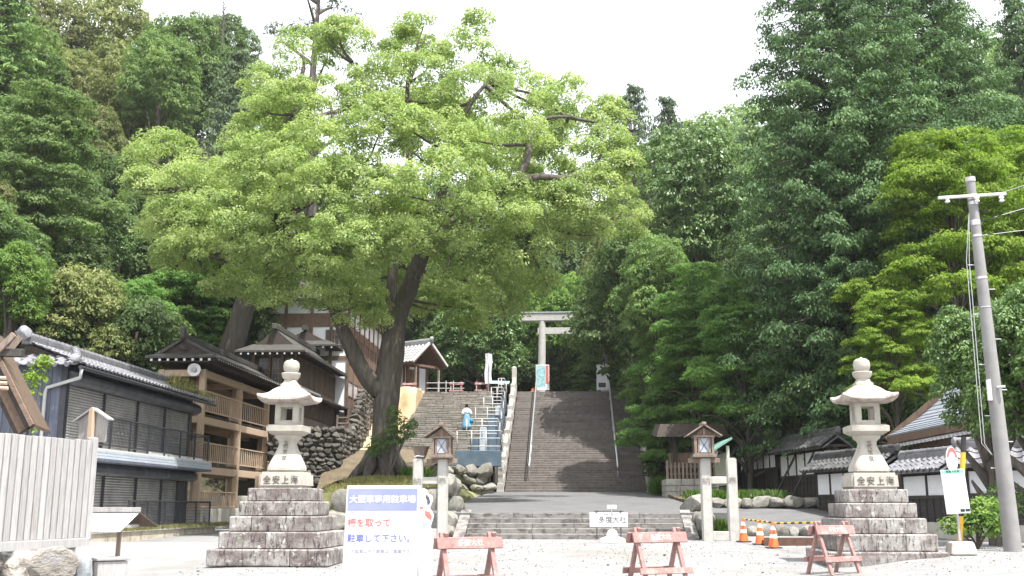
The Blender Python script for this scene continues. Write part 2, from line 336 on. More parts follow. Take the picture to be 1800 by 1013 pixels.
sheet('hillside', 'forest_floor', hx, hy, lambda x, y: H(x, min(y, 150)) - (.12 if -23 < x < 15 and y < 63 else 0) - .06*max(0, y-150))
sheet('outer_ground', 'gravel', [-600, -200, -24.01, 16.01, 200, 600], [-600, -100, -30, 30.02], lambda x, y: .025*y-.03)

# terrace and main stairs
YT, YB, YS = 32.72, 62.0, 76.2
ZT = .78+5*.145; ZB = Z_(865, YB); ZS = Z_(689, YS); NS = 47
tz = lambda x, y: ZT + (ZB-ZT)*(y-YT)/(YB-YT) + .01*noise3((x, y, 3))
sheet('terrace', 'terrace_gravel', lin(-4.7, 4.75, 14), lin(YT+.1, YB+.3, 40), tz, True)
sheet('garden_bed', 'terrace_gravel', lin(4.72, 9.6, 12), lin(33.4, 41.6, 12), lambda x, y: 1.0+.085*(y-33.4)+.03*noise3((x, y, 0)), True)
sheet('upper_garden_bed', 'earth', lin(4.3, 12.2, 14), lin(41.5, 66, 30), lambda x, y: tz(0, min(y, 60)) + .12 + .05*noise3((x, y, 0)) + .25*max(0, y-56), True)
fs = T('front_steps', 'five wide pale stone steps up from the gravel plaza to the terrace', 'steps', (0, 31.2, .78))
xl, xr = X_(818, 31.2), X_(1205, 31.2)
for i in range(5):
    n = 6; e = [xl+(xr-xl)*k/n + (random.uniform(-.25, .25) if 0 < k < n else 0) for k in range(n+1)]
    for k in range(n):
        B().span((e[k]+.004, 31.2+i*.38, .5+i*.145), (e[k+1]-.004, 31.2+i*.38+(.42 if i < 4 else .45), .78+(i+1)*.145)).o('step_block', 'front_step', fs, bevel=.012)
for sgn, x in ((-1, xl), (1, xr)):
    a = x+sgn*.01; c = x+sgn*.34
    p = [(a, 31.0, .6), (c, 31.0, .6), (c, 33.3, .6), (a, 33.3, .6), (a, 31.0, .86), (c, 31.0, .86), (c, 33.3, ZT+.10), (a, 33.3, ZT+.10)]
    if sgn < 0: p = [p[i] for i in (1, 0, 3, 2, 5, 4, 7, 6)]
    B().hexa(p).o('side_kerb', 'front_step', fs, bevel=.015)
ms = T('main_stairs', 'broad dark stone stairway rising from the terrace to the torii', 'stairs', (0, YB, ZB))
MX0, MX1 = X_(887, YB), X_(1137, YB)
rr, tr = (ZS-ZB)/NS, (YS-YB)/NS
blk = {}
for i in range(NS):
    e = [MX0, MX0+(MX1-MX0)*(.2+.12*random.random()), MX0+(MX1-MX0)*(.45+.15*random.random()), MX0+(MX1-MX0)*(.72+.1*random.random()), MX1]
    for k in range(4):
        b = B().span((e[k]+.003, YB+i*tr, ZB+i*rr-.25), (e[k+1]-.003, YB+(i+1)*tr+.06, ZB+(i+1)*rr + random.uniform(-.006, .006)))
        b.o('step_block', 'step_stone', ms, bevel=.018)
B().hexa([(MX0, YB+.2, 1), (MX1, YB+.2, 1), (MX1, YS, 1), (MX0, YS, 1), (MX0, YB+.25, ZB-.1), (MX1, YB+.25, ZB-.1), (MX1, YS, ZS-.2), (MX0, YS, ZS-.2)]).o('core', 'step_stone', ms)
sheet('upper_court', 'terrace_gravel', lin(-19, 16, 20), lin(YS-.02, 97, 16), lambda x, y: ZS+.002+.004*(y-YS))
sheet('stairs_flank', 'forest_floor', lin(4.4, 14.5, 10), lin(YB-1, YS+.2, 12), lambda x, y: ZB+(ZS-ZB)*(y-YB)/(YS-YB)-.1+.3*noise3((x, y, 1)))
# stone balustrades beside the main stairs: stepped posts with round rails between them
def balustrade(x, npost, label, w=.34, first=.0, run=1.0):
    t = T('stone_balustrade', label, 'balustrade', (x, YB-.3, ZB), group='stone balustrades of the main stairs')
    ys = [YB-.35 + (YS-.2-YB+.35)*run*i/(npost-1) for i in range(npost)]
    gz = lambda y: ZB + max(0, (y-YB))/tr*rr
    for i, y in enumerate(ys):
        h = 1.75 if i == 0 else 1.38 if i < npost-1 else 1.9
        p = B().box((x, y, gz(y)+h/2-.2), (w, w, h+.4)).o('post', 'rail_stone', t, bevel=.03)
        B().box((x, y, gz(y)+h+.002), (w*.9, w*.9, .10), taper=.3).o('cap', 'rail_stone', p, bevel=.01)
        if i < npost-1:
            y2 = ys[i+1]; a = Vector((x, y+w/2-.03, gz(y)+1.02)); c = Vector((x, y2-w/2+.03, gz(y2)+.98))
            B().tube([a, c], .15, 10).o('handrail_stone', 'rail_stone', t, smooth='angle')
            B().hexa([(x-.13, y+.1, gz(y)-.3), (x+.13, y+.1, gz(y)-.3), (x+.13, y2-.1, gz(y2)-.3), (x-.13, y2-.1, gz(y2)-.3), (x-.13, y+.1, gz(y)+.34), (x+.13, y+.1, gz(y)+.34), (x+.13, y2-.1, gz(y2)+.34), (x-.13, y2-.1, gz(y2)+.34)]).o('plinth', 'rail_stone', t)
    B().box((x, ys[0]-.02, gz(ys[0])+.22), (w*1.25, w*1.3, .55), taper=.86).o('foot', 'rail_stone', t, bevel=.02)
    text('奉\n納', .26, (x, ys[0]-w/2-.004, ZB+1.05), (R(90), 0, 0), 'carved_ink', t, bold=.012, spacing=1.25)
    return t
balustrade(MX0-.22, 9, 'stepped stone post balustrade beside the blue viewing platform')
balustrade(MX1+.2, 9, 'stepped stone post balustrade overhung by dark maple branches')
# two steel handrails
def handrail(x, y0, y1, label):
    t = T('steel_handrail', label, 'handrail', (x, y0, ZB), group='steel handrails on the main stairs')
    gz = lambda y: ZB + (y-YB)/tr*rr + .1
    n = 9
    for i in range(n):
        y = y0+(y1-y0)*i/(n-1); B().tube([(x, y, gz(y)-.15), (x, y, gz(y)+.92)], .03, 8).o('upright', 'steel', t, smooth=True)
    B().tube([(x, y0-.15, gz(y0)+.55), (x, y0-.3, gz(y0)+.75), (x, y0-.1, gz(y0)+.95), (x, y1+.2, gz(y1+.2)+.95)], .045, 8).o('top_rail', 'steel', t, smooth=True)
    B().tube([(x, y0, gz(y0)+.55), (x, y1, gz(y1)+.55)], .03, 8).o('lower_rail', 'steel', t, smooth=True)
handrail(X_(931, YB+1.5), YB+1.2, YS-.1, 'steel tube handrail nearer the blue viewing platform')
handrail(X_(1087, YB+1.5), YB+1.2, YS-.1, 'steel tube handrail nearer the overhanging maple')

# old steps to the left, sand slope beside them
ot = T('old_steps', 'rough old stone steps climbing beside the sand slope', 'steps', (-8, 60, 2.6))
OX0, OX1, OY0 = X_(745, YS), X_(868, YS), 59.0
OZ0 = Z_(852, OY0); NO = 44
for i in range(NO):
    z = OZ0+(ZS-OZ0)*i/NO; y = OY0+(YS-.1-OY0)*i/NO; x = OX0-.1+random.uniform(-.12, .12); k = 0
    while x < OX1 and k < 6:
        w_ = random.uniform(.6, 1.3); x2 = min(OX1, x+w_) if OX1-x-w_ > .35 else OX1
        B().span((x+.008, y+random.uniform(-.04, .04), z-.22), (x2-.008, y+.48, z+(ZS-OZ0)/NO+random.uniform(-.03, .02))).o('step_stone', 'old_step', ot, bevel=.035)
        x = x2; k += 1
B().hexa([(OX0, OY0+.3, 0), (OX1, OY0+.3, 0), (OX1, YS, 0), (OX0, YS, 0), (OX0, OY0+.3, OZ0-.1), (OX1, OY0+.3, OZ0-.1), (OX1, YS-.1, ZS-.3), (OX0, YS-.1, ZS-.3)]).o('core', 'old_step', ot)
def sandz(x, y):
    s = OZ0 + (ZS-OZ0)*(y-OY0)/(YS-OY0)
    bank = ss(71.0, 72.2, y + .8*noise3((x*.8, 0, 5)))
    return min(ZS+.25, (1-bank)*(s*.82+.9) + bank*(ZS-.05+.35*noise3((x*.9, y*.9, 2)))) + .12*noise3((x*1.3, y*1.3, 9))
sheet('sand_slope', 'sand', lin(OX0-3.4, OX0-.05, 24), lin(62, 77.5, 60), sandz, True)
# mound of the camphor tree, earth slope behind it
TREE = at(672, 838, 43)
def moundz(x, y):
    d = math.hypot((x-TREE.x)/6.5, (y-TREE.y)/7)
    a = 2.15 + .012*(y-34) + (TREE.z-2.25)*max(0, 1-d)*1.15
    b = 2.5 + max(0, y-45)*.135
    k = ss(44, 49, y); return max(a*(1-k)+b*k, a*(1-k)) + .06*noise3((x*.9, y*.9, 4)) - .5*ss(-5.6, -4.7, x)*ss(36, 40, y)
sheet('mound', 'moss_grass', lin(X_(566, 35.2), -4.55, 30), lin(35.0, 47, 40), lambda x, y: moundz(x, y)+.004, True)
sheet('moss_bank', 'moss_grass', lin(-7.3, -4.6, 12), lin(43.2, 58.4, 24), lambda x, y: moundz(x, min(y, 47))-.03-.012*(y-43)+.05*noise3((x*2, y*2, 8)), True)
sheet('earth_slope', 'earth', lin(-13.4, -7.2, 22), lin(43.2, 70, 50), lambda x, y: .6+(moundz(x, y)-.62)*(1-ss(-9.6, -12.6+1.2*ss(48, 56, y), x)*(1-ss(53, 60, y))*.999) if False else .7+(moundz(x, y)-.72)*(1-min(1, max(0, (-9.4-x)/3.2))**1.5*(1-ss(52, 58, y))))

# ------------------------------------------------------------------ stone walls
def rubble(t, a, b, lo, hi, size, m, meshes, name, depth=.3, skip=0):
    """rows of rough stones on the vertical face from a to b (plan points), lo(u)..hi(u) in height"""
    a, b = Vector((*a, 0)), Vector((*b, 0)); L = (b-a).length; d = (b-a)/L; ang = math.atan2(d.y, d.x)
    zmin = min(lo(0), lo(.5), lo(1)); zmax = max(hi(0), hi(.5), hi(1)); z = zmin; row = 0
    while z < zmax:
        h = size*random.uniform(.7, 1.0); s = -size*random.random()
        while s < L:
            w = size*random.uniform(.8, 1.7); u = max(0, min(1, (s+w/2)/L))
            if lo(u)-h*.3 <= z+h/2 <= hi(u)+h*.2 and 0 <= s+w/2 <= L:
                p = a + d*(s+w/2); me = random.choice(meshes)
                o = place(me, name, m, t, (p.x+random.uniform(-.05, .05), p.y+random.uniform(-.05, .05), z+h/2), (random.uniform(-.35, .35), random.uniform(-.35, .35), ang+random.uniform(-.3, .3)), (w*.68, depth*random.uniform(.8, 1.2), h*.72))
            s += w
        z += h*.86; row += 1
    q = Vector((-d.y, d.x, 0))*depth*.35
    n = 10
    bk = B()
    for i in range(n):
        u, v = i/n, (i+1)/n; p0 = a+(b-a)*u; p1 = a+(b-a)*v
        bk.add([(p0+q).to_tuple()[:2]+(lo(u)-.3,), (p1+q).to_tuple()[:2]+(lo(v)-.3,), (p1+q).to_tuple()[:2]+(hi(v)-.08,), (p0+q).to_tuple()[:2]+(hi(u)-.08,)], [(0, 1, 2, 3)])
    bk.o('backing', 'dark_rubble', t)
WX = -13.0
t = T('stone_retaining_wall', 'tall dark rubble stone wall under the old wooden houses', 'wall', (WX, 57, 2))
P0, P1, P2 = (-15.9, 55.2), (WX+.35, 57), (WX-.9, 74)
rubble(t, P0, P1, lambda u: 1.0+1.2*u, lambda u: 5.75, .33, 'dark_rubble', RUBBLE, 'rubble_stone')
rubble(t, P1, P2, lambda u: 2.8+4.0*u, lambda u: 5.8+3.1*ss(.25, .55, u), .40, 'dark_rubble', RUBBLE, 'rubble_stone', .3)
t = T('mound_boulder_wall', 'low wall of big grey boulders around the camphor mound', 'wall', (-6, 34.8, 1))
A0, A1, A2 = (X_(566, 35), 34.9), (X_(790, 35.2), 35.0), (-4.75, 40)
rubble(t, A0, A1, lambda u: .95+.1*u, lambda u: 2.2, .72, 'boulder', ROCKS, 'boulder', .42)
rubble(t, A1, A2, lambda u: 1.45+.2*u, lambda u: 2.3-.1*u, .75, 'boulder', ROCKS, 'boulder', .42)
t = T('kerb_boulder_wall', 'row of rough stones sloping beside the front steps below the boulder wall', 'wall', (-6, 32, 1))
rubble(t, (xl-.6, 31.1), (xl-.62, 35.0), lambda u: .7+.3*u, lambda u: 1.05+.75*u, .5, 'boulder', ROCKS, 'boulder', .3)
t = T('platform_rubble_wall', 'small mossy rubble wall under the blue viewing platform', 'wall', (-6, 58.5, 2.4))
rubble(t, (-8.3, 58.2), (MX0-.55, 58.6), lambda u: 2.0, lambda u: Z_(819, 58.4), .6, 'boulder', ROCKS, 'boulder', .5)
t = T('step_side_rocks', 'rough pale rocks edging the garden bed beside the front steps', 'rock edging', (4.5, 33, 1))
rubble(t, (xr+.62, 31.2), (xr+.55, 35.5), lambda u: .75+.4*u, lambda u: 1.3+.55*u, .55, 'boulder', ROCKS, 'boulder', .34)
rubble(t, (xr+.7, 35.2), (4.9, 41.0), lambda u: 1.3+.3*u, lambda u: 1.75+.2*u, .45, 'boulder', ROCKS, 'boulder', .3)
t = T('lower_rock_edging', 'low row of rounded stones behind the traffic cones', 'rock edging', (7, 33.3, 1))
rubble(t, (5.3, 33.1), (9.7, 33.4), lambda u: .8, lambda u: 1.1, .34, 'boulder', ROCKS, 'boulder', .22)
t = T('upper_rock_edging', 'row of flat stones edging the upper planting bed', 'rock edging', (7, 41.2, 1.4))
rubble(t, (4.4, 41.0), (10.6, 40.6), lambda u: 1.66, lambda u: 1.98, .42, 'boulder', ROCKS, 'boulder', .3)
# ------------------------------------------------------------------ roofing helpers
def tile_mesh(name, w=1.0, l=1.0):
    b = B(); n = 7; prof = [(0, .16), (.12, .24), (.26, .17), (.40, .04), (.60, -.02), (.80, .02), (1.0, .12)]
    for zz in (0, -.09):
        for v in (0, 1.12):
            b.v += [Vector((x*w, v*l, (z+zz+(.10 if v == 0 else 0))*.30)) for x, z in prof]
    for i in range(n-1):
        b.f += [(i, i+1, n+i+1, n+i), (2*n+i+1, 2*n+i, i, i+1)[::-1] if False else (i, 2*n+i, 2*n+i+1, i+1)]
    return b.mesh(name, None, smooth='angle')
TILE = tile_mesh('tile')
RIDGE_T = B().tube([(0, -.5, 0), (0, .46, 0), (0, .47, 0), (0, .55, 0)], [.5, .5, .58, .58], 10).mesh('ridge_tile', None, smooth='angle')
EAVE_D = B().tube([(0, -.5, 0), (0, .5, 0)], [.5, .5], 10).mesh('eave_disc', None, smooth='angle')
def tiled_slope(t, e0, e1, r0, r1, cols, rows, m, discs=True):
    """tiles laid from the eave line e0-e1 up to the ridge line r0-r1, each tile a piece"""
    e0, e1, r0, r1 = map(Vector, (e0, e1, r0, r1)); u = (e1-e0); cw = u.length/cols; u.normalize()
    up = (r0-e0); ln = up.length/rows; up = (up - u*up.dot(u)).normalized(); nn = u.cross(up).normalized()
    rot = Matrix((u, up, nn)).transposed().to_euler()
    for i in range(cols):
        for j in range(rows):
            f = j/rows; a = e0.lerp(r0, f); c = e1.lerp(r1, f); p = a.lerp(c, i/cols) + nn*.02 + u*random.uniform(-.006, .006) + nn*random.uniform(0, .008)
            place(TILE, 'roof_tile', m, t, p, rot, (cw, ln, min(cw, .3)/.3*1.05))
        if discs:
            p = e0.lerp(e1, (i+.13)/cols) + nn*.06 - up*.03
            place(EAVE_D, 'eave_tile', m, t, p, rot, (cw*.42, .06, cw*.42))
def ridge(t, p, q, n, m, w=.22, h=.16):
    p, q = Vector(p), Vector(q); B().beam(p-Vector((0, 0, .02)), q-Vector((0, 0, .02)), w, h).o('ridge_course', m, t, bevel=.01)
    d = (q-p); rot = Matrix.Rotation(math.atan2(d.y, d.x)-R(90), 3, 'Z').to_euler(); l = d.length/n
    for i in range(n):
        place(RIDGE_T, 'ridge_tile', m, t, p.lerp(q, (i+.5)/n)+Vector((0, 0, h*.5+.02)), (math.atan2(d.z, math.hypot(d.x, d.y)), 0, rot.z), (w*.85, l, w*.85))

# ------------------------------------------------------------------ shuttered two-storey building on the left
FX, Y0, Y1 = -15.8, 32.1, 43.2
t = T('shuttered_building', 'dark two-storey building with closed roller shutters and grey tiled roof', 'building', (FX, Y0, .6))
B().span((-20.6, Y0+.02, .85), (FX-.12, Y1-.02, 6.1)).o('wall', 'blue_siding', t)
B().span((-20.6, Y0-.35, .1), (FX+1.15, Y1+.3, .88)).o('foundation', 'stained_base', t)
B().span((-20.6, Y0-.38, .882), (FX+1.2, Y1+.33, .99)).o('base_slab', 'white_concrete', t, bevel=.01)
for y in lin(Y0, -1, 0) if False else (Y0+.06, Y1-.16):
    B().span((FX-.16, y-.08, .93), (FX+.02, y+.14, 6.0)).o('corner_post', 'black_metal', t)
i = 0
for k in range(15):   # vertical siding boards of the end wall
    x = FX-.16-k*.3; B().span((x-.29, Y0-.02, .95), (x-.005, Y0+.03, 6.0)).o('siding_board', 'blue_siding', t)
def shutter(ya, yb, za, zb):
    n = int((zb-za)/.085); b = B()
    for k in range(n):
        z = za+(zb-za)*k/n; h = (zb-za)/n
        b.add([(FX-.06, ya, z), (FX-.06, yb, z), (FX-.02, yb, z+h*.5), (FX-.02, ya, z+h*.5), (FX-.06, ya, z+h*.92), (FX-.06, yb, z+h*.92)], [(0, 1, 2, 3), (3, 2, 5, 4)])
    s = b.o('shutter', 'shutter_metal', t)
    for q in (.45, .58):
        B().box((FX-.005, ya+(yb-ya)*q, za+.45 if za < 2 else za+.7), (.02, .09, .05)).o('shutter_handle', 'white_paint', s)
for lev, (za, zb, ed) in enumerate(((.95, 2.72, [Y0+.2, 35.3, 38.0, 40.4, 42.1]), (3.5, 5.45, [Y0+.2, 34.9, 37.7, 40.3, 42.95]))):
    for a, c in zip(ed, ed[1:]):
        shutter(a+.05, c-.05, za, zb); B().span((FX-.1, c-.05, za), (FX+.03, c+.05, zb)).o('shutter_guide', 'black_metal', t)
    b = B()   # rounded shutter housing above
    pr = [(0, 0), (.30, 0), (.42, .08), (.45, .22), (.38, .36), (.2, .44), (0, .46)]
    b.prism([(x, z) for x, z in pr], (FX-.05, Y0+.1, zb-.02), (1, 0, 0), (0, 0, 1), (0, Y1-Y0-.05, 0)); b.o('shutter_housing', 'awning', t, bevel=.02)
B().span((FX-.1, 42.15, .95), (FX+.0, Y1-.1, 2.7)).o('side_door', 'black_metal', t, bevel=.01)
# balcony ledge of pale horizontal boards, with railings
for k in range(4):
    B().span((FX-.05, Y0+.05, 3.09+k*.088), (FX+.92, Y1+.12, 3.172+k*.088)).o('ledge_board', 'blue_siding' if k < 1 else 'pale_blue_panel', t, bevel=.008)
B().span((FX-.05, Y0+.05, 3.445), (FX+.9, Y1+.1, 3.50)).o('balcony_floor', 'white_concrete', t)
for k in range(3): B().span((FX+.6, 37.3+k*1.9, 3.502), (FX+.78, 38.8+k*1.9, 3.62)).o('planter', 'white_paint', t, bevel=.01)
def mesh_rail(x, y0, y1, z0, z1, npost):
    r = B()
    r.tube([(x, y0, z1), (x, y1, z1)], .03, 6).tube([(x, y0, z0+.12), (x, y1, z0+.12)], .02, 6)
    rail = r.o('railing', 'black_metal', t)
    for k in range(npost+1):
        y = y0+(y1-y0)*k/npost; B().box((x, y, (z0+z1)/2), (.05, .05, z1-z0)).o('railing_post', 'black_metal', rail)
    g = B()
    for k in range(int((y1-y0)/.11)): g.box((x-.02, y0+k*.11+.05, (z0+z1)/2+.06), (.010, .013, z1-z0-.12))
    for k in range(int((z1-z0-.12)/.11)): g.box((x-.02, (y0+y1)/2, z0+.17+k*.11), (.010, y1-y0, .013))
    tag(g.o('wire_mesh', 'black_metal', rail), kind='stuff')
mesh_rail(FX+.80, Y0+.1, Y1-.1, 3.5, 4.52, 7)
mesh_rail(FX+1.0, Y0+3.0, Y1-.05, .93, 1.88, 5)
B().tube([(FX+.8, Y1-.1, 4.5), (FX-.05, Y1-.1, 4.5)], .03, 6).tube([(FX+1.0, Y1-.05, 1.86), (FX-.05, Y1-.05, 1.86)], .03, 6).o('return_rail', 'black_metal', t)
# roof
EX, RX, EZ, RZ = FX+.62, FX-1.5, 5.98, 6.78
ya, yb = Y0-.2, Y1+.7
B().prism([(EX, EZ-.02), (RX, RZ-.02), (-20.9, EZ-.9), (-20.9, EZ-1.05), (RX, RZ-.2), (EX, EZ-.14)], (0, ya+.6, 0), (1, 0, 0), (0, 0, 1), (0, yb-ya-.6, 0)).o('roof_deck', 'dark_wood', t)
tiled_slope(t, (EX+.05, ya, EZ), (EX+.05, yb, EZ), (RX, ya+.5, RZ), (RX, yb, RZ), 40, 7, 'tile')
b = B(); b.prism([(EX-.2, EZ+.05), (RX, RZ-.05), (-19.0, EZ+.05)], (0, ya+.62, 0), (1, 0, 0), (0, 0, 1), (0, .06, 0)); b.o('gable_board', 'dark_wood', t)
tiled_slope(t, (-20.6, ya-.5, EZ-.05), (EX+.05, ya-.5, EZ-.05), (-20.0, ya+.62, EZ+.38), (EX-.55, ya+.62, EZ+.38), 14, 3, 'tile')
ridge(t, (RX, ya+.35, RZ+.10), (RX, yb+.05, RZ+.10), 40, 'tile', .30, .22)
ridge(t, (EX+.02, ya-.45, EZ+.12), (EX-.62, ya+.6, EZ+.52), 5, 'tile', .24, .14)
place(ROCKS[1], 'ridge_end_tile', 'tile', t, (RX, ya+.2, RZ+.32), (0, 0, .3), (.26, .14, .26))
place(ROCKS[2], 'ridge_end_tile', 'tile', t, (EX-.05, ya-.5, EZ+.20), (0, 0, .6), (.2, .12, .16))
B().tube([(EX+.12, ya-.5, EZ-.1), (EX+.12, yb, EZ-.12)], .06, 8).o('gutter', 'black_metal', t)
B().tube([(EX+.12, ya-.4, EZ-.15), (EX+.05, ya-.3, EZ-.4), (FX-.55, Y0-.1, EZ-.65), (FX-.6, Y0-.1, EZ-.8), (FX-.6, Y0-.1, .95)], .055, 8).o('downspout', 'grey_paint', t, smooth=True)
tag(B().tube([(FX+.75, Y1+.55, .93), (FX+.75, Y1+.55, 1.3)], [.16, .22], 12).o('bucket', 'white_paint', None, smooth='angle'), 'white plastic bucket at the corner of the shuttered building', 'bucket')

# ------------------------------------------------------------------ open wooden viewing gallery
GX, GB, GY = -16.3, -18.15, [45.7, 50.9, 55.6, 58.6]
t = T('viewing_gallery', 'three-storey open gallery of tan timber with copper roof', 'building', (GX, GY[0], .9))
gzs = [1.62, 3.42, 5.58, 7.62]
B().span((GB-.3, GY[0]-.35, .5), (GX+.35, GY[1]+.4, 1.60)).o('plinth', 'concrete', t, bevel=.02)
B().span((GB-.3, GY[1]+.41, .5), (GX+.3, GY[3], 2.2)).o('rear_plinth', 'concrete', t, bevel=.02)
for y in GY[:3]:
    for x in (GX, GB):
        for a, c in zip(gzs, gzs[1:]): B().span((x-.13, y-.13, a if a > 2 else 1.6), (x+.13, y+.13, c+.02)).o('post', 'tan_wood', t, bevel=.015)
for y in GY[:-1]: B().span((GX-.9, y+1.6, 1.62), (GX-.68, y+1.8, 7.5)).o('inner_post', 'tan_wood', t)
for li, z in enumerate(gzs[1:]):
    for k, (a, c) in enumerate(zip(GY, GY[1:])):
        for x in (GX, GB): B().span((x-.11, a+.132, z-.32), (x+.11, c-.132, z)).o('floor_beam', 'tan_wood', t, bevel=.012)
    for y in GY[:3]: B().span((GB+.132, y-.11, z-.30), (GX-.132, y+.11, z-.01)).o('cross_beam', 'tan_wood', t, bevel=.012)
    B().span((GB+.12, GY[0]+.12, z-.02), (GX-.12, GY[3]-.1, z+.05)).o('floor_deck', 'brown_wood', t)
BAL = B().box((0, 0, .5), (.045, .035, 1)).mesh('baluster')
def grail(p, q, z0, z1, n):
    p, q = Vector((*p, 0)), Vector((*q, 0)); u = Vector((0, 0, 1))
    b = B().beam(p+u*z1, q+u*z1, .09, .06).beam(p+u*z0, q+u*z0, .07, .06).o('railing', 'tan_wood', t)
    for k in range(n): place(BAL, 'baluster', 'tan_wood', b, p.lerp(q, (k+.5)/n)+u*z0, (0, 0, 0), (1, 1, z1-z0))
for li, z in enumerate(gzs[:3]):
    off = (.06, .24, .26)[li]; hh = (.66, .80, .86)[li]
    for k, (a, c) in enumerate(zip(GY[:2], GY[1:3])):
        if li == 0 and k == 1: continue
        grail((GX+.06, a+.13), (GX+.06, c-.13), z+off, z+off+hh, 19 if k == 0 else 14)
    grail((GB+.13, GY[0]-.05), (GX-.13, GY[0]-.05), z+off, z+off+hh, 10)
    if li:
        b = B()
        for k in range(40): b.span((GX-.05, GY[0]+.2+k*.25, z+.06), (GX+.08, GY[0]+.36+k*.25, z+.11))
        tag(b.o('floor_slats', 'dark_wood', t), kind='stuff')
grail((GX+.9, GY[1]+.6), (GX+.9, GY[2]), 2.25, 3.0, 18)
grail((GX-.1, GY[2]-1.2), (GX-.1, GY[2]+2.4), 3.2, 4.05, 16)
B().span((GX+.82, GY[1]+.5, 1.5), (GX+.98, GY[1]+.66, 3.15)).o('stair_newel', 'tan_wood', t, bevel=.01)
# roof with a curved profile, front pent and gable
EXR, EXL, RXX = GX+.78, GB-.55, (GX+GB)/2
def prof(e, zr, ze): return [(RXX+(e-RXX)*s, ze+(zr-ze)*((1-s)**1.35)) for s in lin(0, 1, 6)]
ry0, ry1 = GY[0]-.75, GY[3]+.2
for nm, ex in (('roof_slope', EXR), ('roof_slope', EXL)):
    up = prof(ex, 9.0, 8.12); b = B()
    b.prism(up+[(x, z-.12) for x, z in up[::-1]], (0, ry0+.7, 0), (1, 0, 0), (0, 0, 1), (0, ry1-ry0-.7, 0)); b.o(nm, 'copper_dark', t)
b = B(); b.hexa([(EXL, ry0, 8.06), (EXR, ry0, 8.06), (EXR, ry0+.72, 8.06), (EXL, ry0+.72, 8.06), (EXL, ry0, 8.16), (EXR, ry0, 8.16), (EXR-.6, ry0+.72, 8.40), (EXL+.6, ry0+.72, 8.40)]); b.o('front_pent_roof', 'copper_dark', t)
B().prism([(EXL+.45, 8.3), (RXX, 8.93), (EXR-.45, 8.3)], (0, ry0+.66, 0), (1, 0, 0), (0, 0, 1), (0, .06, 0)).o('gable_board', 'dark_wood', t)
B().prism([(EXL+.15, 8.28), (RXX, 9.06), (EXR-.15, 8.28), (EXR-.4, 8.26), (RXX, 8.93), (EXL+.4, 8.26)], (0, ry0+.5, 0), (1, 0, 0), (0, 0, 1), (0, .15, 0)).o('bargeboard', 'copper_dark', t)
b = B(); b.lathe([(.02, -.05), (.17, 0), (.02, .05)], 8, (0, 0, 0)); place(ROCKS[0], 'gable_ornament', 'dark_wood', t, (RXX, ry0+.55, 8.6), (0, 0, 0), (.2, .06, .14))
B().beam((RXX, ry0+.4, 9.08), (RXX, ry1, 9.08), .26, .26).o('ridge_box', 'copper_dark', t, bevel=.02)
B().prism([(0, 0), (.3, 0), (.3, .3), (.08, .5), (0, .46)], (RXX-.1, ry0+.32, 9.0), (0, 1, 0), (0, 0, 1), (.2, 0, 0)).o('ridge_end', 'copper_dark', t)
b = B()
for k in range(44): b.box((EXR-.22, ry0+.3+k*.31, 8.0), (.5, .07, .09))
b.span((EXL+.2, ry0+.2, 7.9), (EXR-.4, ry1, 7.96)); tag(b.o('rafters', 'dark_wood', t), kind='stuff')
for k in range(8): B().box((EXL+.3+k*(EXR-EXL-.6)/7, ry0+.02, 7.98), (.10, .05, .10)).o('rafter_end', 'white_paint', t)
b = B()
for k in range(44): b.box((EXR+.035, ry0+.3+k*.31, 8.0), (.012, .06, .07))
tag(b.o('rafter_tips', 'grey_paint', t), kind='stuff')
# horn loudspeaker on the gallery
h = at(341, 650, GY[0]-.55)
t = T('horn_loudspeaker', 'round white horn loudspeaker on the front of the gallery', 'loudspeaker', h)
B().lathe([(.04, .30), (.06, .25), (.10, .12), (.19, .03), (.285, 0), (.29, .012), (.19, .05), (.11, .13), (.07, .28), (.03, .32)][::-1], 24).o('horn', 'white_paint', t, smooth='angle', w=False).rotation_euler = (R(-96), 0, R(8))
o = B().lathe([(.01, 0), (.07, .02), (.085, .08), (.06, .16)][::-1], 16).o('driver', 'grey_paint', t, smooth=True, w=False); o.rotation_euler = (R(-96), 0, R(8)); o.location = (0, .02, 0)
B().beam((0, .26, 0), (0, .55, .05), .06, .06).o('bracket', 'grey_paint', t, w=False)

# ------------------------------------------------------------------ old wooden houses above the retaining wall
def lattice(t, x, y0, y1, z0, z1, nv=4, nh=7, m='dark_wood', pm='window_dark', fr='brown_wood'):
    w = B().span((x-.05, y0+.03, z0), (x+.0, y1-.03, z1)).o('window', pm, t)
    B().span((x-.02, y0, z0-.07), (x+.06, y1, z0)).span((x-.02, y0, z1), (x+.06, y1, z1+.07)).span((x-.02, y0, z0), (x+.06, y0+.07, z1)).span((x-.02, y1-.07, z0), (x+.06, y1, z1)).o('window_frame', fr, w)
    b = B()
    for k in range(1, nv): y = y0+(y1-y0)*k/nv; b.span((x+.002, y-.02, z0), (x+.03, y+.02, z1))
    for k in range(1, nh): z = z0+(z1-z0)*k/nh; b.span((x+.004, y0+.07, z-.018), (x+.028, y1-.07, z+.018))
    b.o('lattice', 'weathered_wood', w)
HX, HY0, HY1 = -14.9, 57.0, 66.8
t = T('lattice_windowed_house', 'dark wooden house with rows of lattice windows above the rubble wall', 'house', (HX, HY0, 5.8))
B().span((-17.6, HY0+.02, 5.75), (HX-.06, HY1, 7.9)).o('lower_wall', 'dark_wood', t)
B().span((-17.55, HY0+.04, 7.9), (HX-.36, HY1, 10.2)).o('upper_wall', 'dark_wood', t)
b = B()
for k in range(14): B().span((HX-.04, HY0+k*.70+.01, 5.72), (HX+.02, HY0+k*.70+.69, 6.55)).o('skirt_board', 'weathered_wood', t, bevel=.008)
